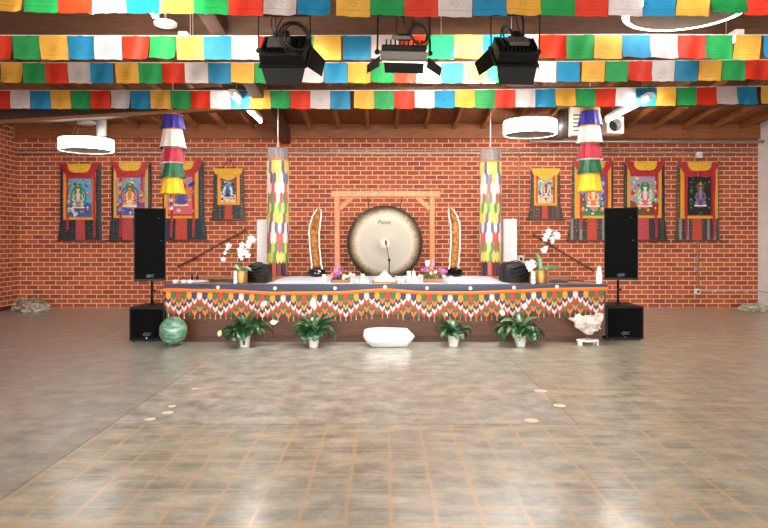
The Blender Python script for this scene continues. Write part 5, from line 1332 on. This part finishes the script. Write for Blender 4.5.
    b.lathe([(.001, 0), (.022, 0), (.028, .03), (.018, .055), (.026, .085), (.018, .11), (.026, .14), (.018, .17), (.014, .175), (.001, .173)], 'porcelain', 20, Matrix.Translation(tv.location)); b.build('body', tv)
orchids()

def tabletop():
    CZ = SZ + .0095
    def candle(px, yt, yb, w, lab):
        Y = min(10.3, max(8.86, (CAMZ - CZ) * F / (yb - 238))); a = P(px - w / 2, yt, Y); c = P(px + w / 2, yt, Y); r_ = (c.x - a.x) / 2; h = a.z - CZ; cx = (a.x + c.x) / 2
        t = thing('pillar_candle', (cx, Y, CZ), lab, 'candle', 'white pillar candles on the cloth')
        b = MB(); b.lathe([(.001, 0), (r_, 0), (r_, h - .004), (r_ * .9, h), (r_ * .5, h - .004), (.001, h - .006)], 'candle', 18, Matrix.Translation(t.location)); wx = b.build('wax', t)
        b = MB(); b.cyl(t.location + Vector((0, 0, h - .006)), t.location + Vector((.002, 0, h + .012)), .0015, 'candle_tip', n=5); b.build('wick', wx)
    for a in [(324, 274.5, 283.4, 4, 'pillar candle left of the left flower box'),
              (356.3, 279.3, 283.9, 3.8, 'short candle just right of the left flower box'),
              (362.8, 274, 283.2, 3.8, 'tallest candle between the left flower box and the white pyramid'),
              (367.2, 280, 284.0, 4.2, 'short candle close to the left side of the white pyramid'),
              (402.4, 278.3, 283.0, 4, 'short candle just right of the white pyramid'),
              (408.9, 271, 282.6, 4.2, 'tallest candle between the white pyramid and the right flower box'),
              (416.2, 277.8, 283.3, 3.8, 'short candle touching the left side of the right flower box'),
              (451.2, 276, 282.6, 3.8, 'candle just right of the right flower box'),
              (457, 277.3, 283.2, 4.4, 'candle farthest right on the white cloth')]: candle(*a)
    # white pyramid on a wooden base
    Y = 8.96; a = P(372, 0, Y).x; c = P(397.7, 0, Y).x; cx = (a + c) / 2; z0 = CZ + .0
    t = thing('white_pyramid', (cx, Y, z0), 'smooth white pyramid on a thin wooden board at the stage centre', 'pyramid')
    b = MB(); b.box((a, Y - .12, z0), (c, Y + .2, z0 + .026), 'boxwood', bev=.005); b.build('wooden_base', t)
    b = MB(); x0, x1 = P(374.6, 0, Y).x, P(395.2, 0, Y).x; zz = z0 + .026; ap = P(384.7, 270.6, Y); hw = (x1 - x0) / 2
    b.add([(cx - hw, Y - .09, zz), (cx + hw, Y - .09, zz), (cx + hw, Y + .17, zz), (cx - hw, Y + .17, zz), (cx, Y + .04, ap.z)], [(0, 3, 2, 1), (0, 1, 4), (1, 2, 4), (2, 3, 4), (3, 0, 4)], 'porcelain'); b.build('pyramid', t)
    for px, lab in ((370.6, 'small dark handle of a striker left of the white pyramid'), (400, 'small dark handle of a striker right of the white pyramid')):
        q = P(px, 0, 8.94).x; dx = .05 if px > 384 else -.05
        tt = thing('striker', (q, 8.94, CZ), lab, 'striker', 'dark strikers beside the pyramid')
        b = MB(); sg = -1 if px < 384 else 1; b.cyl((q - sg * .0, 8.9, CZ + .008), (q + sg * .05, 9.0, CZ + .008), .006, 'rodwood', n=8); b.build('handle', tt)
        b = MB(); b.cyl((q + sg * .04, 8.99, CZ + .010), (q + sg * .07, 9.02, CZ + .010), .010, 'blackcloth', n=8); b.build('head', tt)
    # flower boxes
    def box(px0, px1, yt, seed, lab, blooms):
        r = random.Random(seed); Y = 8.98; a = P(px0, yt, Y); c = P(px1, yt, Y); z0 = CZ; cx = (a.x + c.x) / 2; zt = a.z; D = .13
        t = thing('flower_box', (cx, Y, z0), lab, 'flower box', 'wooden boxes of cut flowers')
        b = MB(); b.box((a.x, Y, z0), (c.x, Y + .012, zt), 'boxwood'); b.box((a.x, Y + D - .012, z0), (c.x, Y + D, zt), 'boxwood'); b.box((a.x, Y + .012, z0), (a.x + .012, Y + D - .012, zt), 'boxwood'); b.box((c.x - .012, Y + .012, z0), (c.x, Y + D - .012, zt), 'boxwood'); b.box((a.x + .012, Y + .012, z0), (c.x - .012, Y + D - .012, zt - .015), 'boxwood'); b.build('planter', t)
        b = MB()
        for i in range(46):
            az = r.uniform(0, 2 * PI); leaf(b, Vector((cx + r.uniform(-.42, .42) * (c.x - a.x), Y + D / 2, zt - .02)), az, r.uniform(.07, .13), r.uniform(.018, .035), R(r.uniform(45, 88)), r.uniform(.4, 1.8), r.choice(('leafmid', 'leafmid', 'leafdark')), .3)
        b.build('greenery', t)
        for x, y, sz, mat, kind in blooms:
            p = P(x, y, Y + .02 + r.uniform(0, .06)); st = Vector((cx + (p.x - cx) * .5, Y + D / 2, zt - .01))
            b = MB(); b.tube([st, st.lerp(p, .5) + Vector((0, 0, .01)), p], .0025, 'stem', 5)
            if kind == 'spike':
                for k in range(8): b.sphere(p + Vector((r.uniform(-.012, .012), r.uniform(-.01, .01), -sz * .5 + sz * k / 7)), sz * .14 * (1.3 - k / 10), mat, 7)
            else:
                n = 9
                for ring, rad in ((0, 1), (1, .62)):
                    for k in range(n):
                        aa = 2 * PI * (k + ring * .5) / n; d = Vector((math.cos(aa), -.45 - ring * .5, math.sin(aa))).normalized()
                        sd = Vector((-math.sin(aa), 0, math.cos(aa))); L = sz * .5 * rad + .004; w = L * .5
                        b.add([p, p + d * L * .6 + sd * w * .5, p + d * L, p + d * L * .6 - sd * w * .5], [(0, 1, 2, 3)], mat)
                b.sphere(p + Vector((0, -.004, 0)), sz * .2, mat, 8, disp=lambda d: 1 + .2 * noise.noise(d * 5))
            b.build('flower', t)
    box(330.5, 349.8, 279.8, 31, 'wooden box of magenta, yellow and pale flowers left of the pyramid',
        [(334.5, 275.3, .075, 'magentaf', 'f'), (337, 274, .05, 'purplef', 'f'), (331, 276.3, .055, 'yellowf', 'f'), (328.5, 275.5, .045, 'pinkf', 'f'), (332.5, 273.5, .04, 'yellowf', 'f'), (337, 267.5, .11, 'pinkf', 'spike'), (339.5, 268.5, .09, 'purplef', 'spike'), (334.7, 269.5, .08, 'pinkf', 'spike'), (341, 273, .04, 'pinkf', 'f'),
         (344, 275.5, .055, 'limef', 'f'), (346.8, 276.5, .05, 'petal', 'f'), (343.5, 278, .045, 'petal', 'f'), (350.5, 274, .055, 'limef', 'f'), (353.8, 274.8, .045, 'petal', 'f'), (349.5, 278, .045, 'yellowf', 'f'), (351.5, 263, .035, 'pinkf', 'f'), (346, 271, .04, 'purplef', 'f'), (336, 278, .04, 'limef', 'f')])
    box(423.8, 443, 278.6, 32, 'wooden box of purple flowers and green stems right of the pyramid',
        [(422.5, 269.7, .055, 'purplef', 'f'), (425.5, 268.8, .06, 'purplef', 'f'), (428, 270.3, .045, 'pinkf', 'f'), (440, 268.8, .055, 'purplef', 'f'), (443, 270.5, .06, 'pinkf', 'f'), (446, 271.3, .05, 'purplef', 'f'), (441.5, 272.5, .05, 'purplef', 'f'), (433, 262, .10, 'pinkf', 'spike'), (431.5, 267, .06, 'pinkf', 'spike'),
         (435.5, 272, .05, 'limef', 'f'), (431, 273, .045, 'limef', 'f'), (437, 276.5, .045, 'purplef', 'f'), (427.6, 262.3, .075, 'petal', 'f'), (427.2, 264.5, .06, 'petal', 'f'), (445.5, 278, .05, 'pinkf', 'f'), (443.6, 276, .04, 'limef', 'f')])
    # small figure, cups, cables, obelisk
    q = P(413.8, 271, 9.6); t = thing('white_figurine', (q.x, 9.6, CZ), 'small white rounded figurine behind the short candle left of the right flowers', 'figurine')
    b = MB(); h = P(0, 271, 9.6).z - CZ; b.lathe([(.001, 0), (.034, 0), (.036, .03), (.026, h * .45), (.03, h * .6), (.018, h * .76)], 'porcelain', 18, Matrix.Translation(t.location)); b.build('body', t)
    b = MB(); b.sphere(t.location + Vector((0, 0, h * .85)), .024, 'porcelain', 12); b.build('head', t)
    q = P(420.2, 276, 10.0); t = thing('small_white_cup', (q.x, 10.0, CZ), 'tiny white cup on the cloth just left of the right flower box', 'cup')
    b = MB(); b.lathe([(.001, 0), (.022, 0), (.032, .05), (.028, .05), (.02, .01), (.001, .008)], 'porcelain', 16, Matrix.Translation(t.location)); b.build('cup', t)
    q = P(599.2, 286, 8.79); t = thing('crystal_point', (q.x, 8.79, SZ + .0105), 'white pointed crystal tower at the right end of the stage', 'crystal')
    b = MB(); h = P(0, 265.6, 8.79).z - SZ - .01; b.lathe([(.001, 0), (.036, 0), (.043, .03), (.043, h * .4), (.030, h * .85), (.012, h * .97), (.001, h)], 'quartz', 6, Matrix.Translation(t.location), smooth=False); b.build('point', t)
    DZ = SZ + .001
    for px, lab in ((175, 'leftmost of three small white cups at the left end of the stage'), (183.5, 'middle one of three small white cups at the left end of the stage'), (189.5, 'rightmost of three small white cups at the left end of the stage')):
        q = P(px, 0, 9.0).x; t = thing('small_white_cup', (q, 9.0, DZ), lab, 'cup', 'small white cups at the left end')
        b = MB(); b.lathe([(.001, 0), (.028, 0), (.034, .045), (.03, .045), (.024, .01), (.001, .008)], 'porcelain', 16, Matrix.Translation(t.location)); b.build('cup', t)
        b = MB(); b.tube([t.location + Vector((.03, 0, .036)), t.location + Vector((.05, 0, .03)), t.location + Vector((.045, 0, .015)), t.location + Vector((.028, 0, .012))], .003, 'porcelain', 6); b.build('handle', t)
    t = thing('folded_grey_cloth', (P(196, 0, 9.2).x, 9.2, DZ), 'low folded grey cloth beside the small white cups', 'cloth')
    c = t.location
    b = MB(); b.sphere(c + Vector((0, 0, .012)), 1, 'cloth', 20, (.17, .13, .022), lambda d: 1 + .15 * noise.noise(d * 3)); b.v = [Vector((v.x, v.y, max(v.z, DZ))) for v in b.v]; b.build('cloth', t)
    for px, lab in ((192, 'small dark bottle behind the white cups, the left one'), (197.5, 'small dark bottle behind the grey cloth, the right one')):
        q = P(px, 0, 9.7).x; t = thing('small_bottle', (q, 9.7, DZ), lab, 'bottle', 'small dark bottles at the left end')
        b = MB(); b.lathe([(.001, 0), (.018, 0), (.018, .05), (.008, .065)], 'lens', 14, Matrix.Translation(t.location)); b.build('body', t)
        b = MB(); b.lathe([(.008, .065), (.009, .065), (.009, .085), (.001, .085)], 'black', 12, Matrix.Translation(t.location)); b.build('cap', t)
    def cable(pts, lab):
        p = []
        for i in range(len(pts) - 1):
            for k in range(5): p.append(Vector(pts[i]).lerp(Vector(pts[i + 1]), k / 5))
        p = [v + Vector((0, .02 * math.sin(i * 1.3), 0)) for i, v in enumerate(p)]
        b = MB(); b.tube(p, .008, 'blackrub', 6); tag(b.build('cable'), lab, 'cable')
    cable([(P(208, 0, 9.6).x, 9.6, DZ + .008), (P(222, 0, 9.7).x, 9.7, DZ + .008), (P(234, 0, 9.6).x, 9.62, DZ + .008), (P(246, 0, 9.6).x, 9.6, DZ + .008)], 'black cable lying on the bare boards left of the left gold pot')
    cable([(P(284, 0, 10.6).x, 10.62, DZ + .01), (P(300, 0, 10.6).x, 10.62, DZ + .015), (P(312, 0, 10.6).x, 10.6, DZ + .015)], 'black cable along the back edge of the stage left of the gong')
    cable([(P(549, 0, 9.5).x, 9.5, DZ + .008), (P(560, 0, 9.5).x, 9.52, DZ + .008), (P(574, 0, 9.5).x, 9.5, DZ + .008), (P(586, 0, 9.3).x, 9.3, DZ + .008)], 'black cable lying on the bare boards right of the right gold pot')
    t = thing('dark_pouch', (P(222, 0, 9.25).x, 9.3, DZ), 'flat dark pouch on the stage boards left of the left gold pot', 'pouch')
    b = MB(); c = t.location; b.box(c + Vector((-.17, -.1, 0)), c + Vector((.17, .12, .022)), 'blackcloth', bev=.01); b.build('pouch', t)
    b = MB(); b.tube([c + Vector((-.15, -.102, .012)), c + Vector((.15, -.102, .012))], .003, 'steel', 5); b.build('zip', t)
    t = thing('dark_cloth_bundle', (P(558, 0, 9.2).x, 9.2, DZ), 'dark crumpled cloth on the boards right of the right gold pot', 'cloth')
    b = MB(); b.sphere(Vector(t.location) + Vector((0, 0, .01)), 1, 'runner', 20, (.14, .1, .03), lambda d: 1 + .3 * noise.noise(d * 4)); b.v = [Vector((v.x, v.y, max(v.z, DZ))) for v in b.v]; b.build('cloth', t)
tabletop()

# ------------------------------------------------------------------ stones on the floor
def stones():
    # green ball on a ring stand
    Y = 8.38; c = P(173.2, 330.5, Y); r_ = 13.9 * Y / F
    t = thing('green_stone_ball', (c.x, Y, 0), 'large polished green stone ball on a small stand beside the left subwoofer', 'stone ball')
    b = MB(); b.sphere(c, r_, 'greenstone', 40); b.build('ball', t)
    zr = c.z - r_ * .93; b = MB(); b.tube([(c.x + .075 * math.cos(a * PI / 12), Y + .075 * math.sin(a * PI / 12), zr + .008) for a in range(25)], .01, 'greymetal', 7); b.build('stand_ring', t)
    for k in range(3):
        a = k * 2.094 - 1.9; b = MB(); b.tube([(c.x + .075 * math.cos(a), Y + .075 * math.sin(a), zr + .006), (c.x + .08 * math.cos(a), Y + .08 * math.sin(a), .008)], .010, 'greenstone', 7); b.build('stand_foot', t)
    # big white quartz point lying on its side
    Y = 8.38; s = F / Y
    t = thing('white_quartz_crystal', (P(388, 0, Y).x, Y, 0), 'big white quartz point lying on the floor in front of the stage', 'crystal')
    sec = [(363.2, .02, 334.5), (364.5, .55, 335), (367.5, .80, 335.5), (372, .96, 337), (380, 1.0, 337), (395, 1.0, 337.2), (406, .98, 337.2), (407.2, .94, 337.2)]
    n = 6; vs = []; fs = []; H = (346.5 - 327.3) / s / 2; zc = 0
    prof_t = {0: (334, 336.5), 1: (329.5, 339.5), 2: (328.2, 342.5), 3: (327.8, 346.0), 4: (327.3, 346.4), 5: (327.8, 346.4), 6: (328.2, 346.3), 7: (328.8, 346.2)}
    for i, (px, k, _) in enumerate(sec):
        yt, yb = prof_t[i]; zt, zb = max(.004, P(0, yt, Y).z), max(.003, P(0, yb, Y).z) ; x = P(px, 0, Y).x; hz = (zt - zb) / 2; zm = (zt + zb) / 2; hy = .15 * k
        for j in range(8):
            a = 2 * PI * (j + .5) / 8; ca, sa = math.cos(a), math.sin(a); sq = 1 / max(abs(ca), abs(sa)) ** .5
            vs.append((x + .006 * math.sin(i * 3 + j), Y + hy * sa * sq, zm + hz * ca * min(sq, 1.08) / .9239 * .93))
    N = 8
    fs = [(i * N + j, i * N + (j + 1) % N, (i + 1) * N + (j + 1) % N, (i + 1) * N + j) for i in range(len(sec) - 1) for j in range(N)]
    fs.append(tuple(range(N))); o = len(vs); tip = P(415.3, 336.6, Y); vs.append(tip)
    fs += [((len(sec) - 1) * N + j, (len(sec) - 1) * N + (j + 1) % N, o) for j in range(N)]
    vs = [Vector((v[0], v[1], max(.002, v[2]))) for v in vs]
    b = MB(); b.add(vs, fs, 'quartz'); b.build('crystal', t)
    # ragged quartz cluster on a clear stand
    Y = 8.5; s = F / Y; q = lambda x, y: P(x, y, Y)
    t = thing('quartz_cluster', (q(587, 0).x, Y, 0), 'ragged white quartz cluster held up on a small oval stand at the right', 'crystal')
    outline = [(567.8, 318.3), (571.5, 317.5), (574.5, 318), (577.5, 314.2), (579.5, 313.6), (582, 316), (586, 315.4), (590, 315), (594, 314.6), (597, 313.8), (599, 312.8), (600.5, 313.6), (603, 313.5), (604, 317.5), (602.5, 321), (601, 324), (599.5, 328), (597.5, 330.5), (594.5, 331.8), (592.5, 334), (589, 334.8), (585.5, 334.2), (582, 331.5), (579, 329.6), (576, 328.2), (575, 325), (573.8, 321.5), (570, 320.3)]
    b = MB(); c0 = q(588, 323); n = len(outline); rings = []
    r = random.Random(9); vs = []
    lay = [(-1, .25, .10), (-.75, .6, .085), (-.4, .88, .055), (-.08, 1, .015), (.2, .96, -.03), (.6, .7, -.065), (1, .25, -.08)]
    for li, (_, k, dy) in enumerate(lay):
        for i, (x, y) in enumerate(outline):
            p = q(x, y); v = c0 + (p - c0) * k; jt = 0 if li == 3 else 1
            vs.append(Vector((v.x + jt * r.uniform(-.012, .012), Y + dy * (1 + .5 * noise.noise(Vector((i * 1.1, li, 2)))) + jt * r.uniform(-.016, .016), v.z + jt * r.uniform(-.012, .012))))
    fs = [(l * n + i, l * n + (i + 1) % n, (l + 1) * n + (i + 1) % n, (l + 1) * n + i) for l in range(len(lay) - 1) for i in range(n)]
    fs += [tuple(range(n)), tuple(range((len(lay) - 1) * n, len(lay) * n))]
    b.add(vs, fs, 'veined')
    for i in range(34):
        a = r.uniform(0, 1); x = r.uniform(575, 601); y = r.uniform(316, 329); p = q(x, y) + Vector((0, -.05 + .03 * r.random(), 0)); d = Vector((r.uniform(-.6, .6), -1, r.uniform(-.4, .8))).normalized(); L = r.uniform(.02, .055); w = r.uniform(.01, .02)
        xx = d.cross(Vector((0, 0, 1))).normalized() * w; zz = xx.cross(d).normalized() * w
        b.add([p + xx, p + zz, p - xx, p - zz, p + d * L], [(0, 1, 4), (1, 2, 4), (2, 3, 4), (3, 0, 4)], 'veined')
    b.build('cluster', t)
    b = MB(); b.cyl((q(587, 0).x, Y, .07), (q(587, 0).x, Y, q(0, 333).z), .008, 'greymetal', n=8); b.build('stem', t)
    b = MB(); cx = q(587.5, 0).x; b.tube([(cx + .135 * math.cos(a * PI / 16), Y + .075 * math.sin(a * PI / 16), .062 + .004 * math.sin(a)) for a in range(33)], .014, 'frosted', 8); b.lathe([(.001, .06), (.06, .058), (.06, .07), (.001, .072)], 'frosted', 20, Matrix.Translation((cx, Y, 0))); b.bar((cx - .13, Y, .064), (cx + .13, Y, .064), .03, .012, 'frosted'); b.build('stand_ring', t)
    for dx, dy, w in ((-.11, -.045, .032), (.12, -.035, .016), (-.09, .05, .02), (.1, .05, .02)):
        b = MB(); b.cyl((cx + dx, Y + dy, 0), (cx + dx, Y + dy, .062), w, 'frosted', n=12); b.build('stand_foot', t)
    # rocks in the corners
    def rock(c, sc, mat, lab, seed, peak, extra):
        t = thing('rough_rock', c, lab, 'rock'); b = MB()
        def disp(d): return 1 + .32 * noise.noise(d * 2.1 + Vector((seed, 0, 0))) + .22 * noise.noise(d * 5 + Vector((0, seed, 0))) + .10 * noise.noise(d * 11)
        cc = Vector(c) + Vector((0, 0, sc[2] * .42))
        b.sphere(cc, 1, mat, 44, sc, disp, smooth=False)
        for dx, dz, k in extra: b.sphere(Vector(c) + Vector((dx, 0, dz)), 1, mat, 26, tuple(q_ * k for q_ in sc), lambda d: 1 + .35 * noise.noise(d * 3 + Vector((seed, dx, 0))), smooth=False)
        b.v = [Vector((v.x, v.y, max(0, v.z))) for v in b.v]; b.build('stone', t)
    rock(P(31, 0, 12.35).xy.to_3d(), (.30, .24, .17), 'rock', 'craggy pale brown rock heaped on the floor in the left back corner', 3, 0, [(-.13, .15, .62), (.24, .06, .4), (-.24, .06, .45)])
    rock(Vector((7.12, 12.45, 0)), (.27, .22, .10), 'palerock', 'low flat greenish white rock on the floor in the right back corner', 8, 0, [(.14, .04, .6), (-.18, .05, .55)])
    # thin pale round discs laid on the slab
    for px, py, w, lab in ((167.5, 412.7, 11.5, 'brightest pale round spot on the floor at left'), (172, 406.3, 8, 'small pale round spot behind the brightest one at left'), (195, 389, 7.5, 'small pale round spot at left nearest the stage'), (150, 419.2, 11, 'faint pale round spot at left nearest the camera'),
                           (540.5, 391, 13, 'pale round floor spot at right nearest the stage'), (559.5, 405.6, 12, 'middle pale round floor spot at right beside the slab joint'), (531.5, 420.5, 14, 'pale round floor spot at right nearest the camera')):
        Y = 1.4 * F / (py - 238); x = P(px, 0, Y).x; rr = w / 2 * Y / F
        b = MB(); b.cyl((x, Y, .0), (x, Y, .0025), rr, 'pale_disc', n=24); tag(b.build('floor_disc'), lab, 'floor marker', 'pale round floor discs')
stones()

# ------------------------------------------------------------------ daylight, camera, output
w = bpy.data.worlds.new('sky'); scn.world = w; w.use_nodes = True
nt = w.node_tree; bg = nt.nodes['Background']
tc = nt.nodes.new('ShaderNodeTexCoord'); sp = nt.nodes.new('ShaderNodeSeparateXYZ'); nt.links.new(tc.outputs['Generated'], sp.inputs[0])
rp = nt.nodes.new('ShaderNodeValToRGB'); rp.color_ramp.elements[0].position = .45; rp.color_ramp.elements[0].color = (.42, .40, .38, 1)
rp.color_ramp.elements[1].position = .55; rp.color_ramp.elements[1].color = (1, .985, .955, 1)
mp = nt.nodes.new('ShaderNodeMath'); mp.operation = 'MULTIPLY_ADD'; mp.inputs[1].default_value = .5; mp.inputs[2].default_value = .5
nt.links.new(sp.outputs[2], mp.inputs[0]); nt.links.new(mp.outputs[0], rp.inputs[0]); nt.links.new(rp.outputs[0], bg.inputs[0])
bg.inputs[1].default_value = 8.6
b = MB(); b.box((XL - 6, YF - 14, -.25), (XR + 6, YF - 6, -.02), 'asphalt'); struct(b.build('ground_outside'))

cam = bpy.data.cameras.new('camera'); co = bpy.data.objects.new('camera', cam); col.objects.link(co)
co.location = (0, 0, CAMZ); co.rotation_euler = (R(90), 0, 0)
cam.sensor_width = 36; cam.lens = F / 768 * 36; cam.shift_y = -26 / 768; cam.clip_start = .05; cam.clip_end = 200
scn.camera = co
scn.view_settings.view_transform = 'Standard'; scn.view_settings.look = 'None'; scn.view_settings.gamma = 1
scn.view_settings.use_curve_mapping = False; scn.view_settings.exposure = .45
scn.cycles.max_bounces = 8; scn.cycles.diffuse_bounces = 4; scn.cycles.sample_clamp_indirect = 6; scn.cycles.use_denoising = True
for o in bpy.data.objects:
    if '_org' in o: del o['_org']
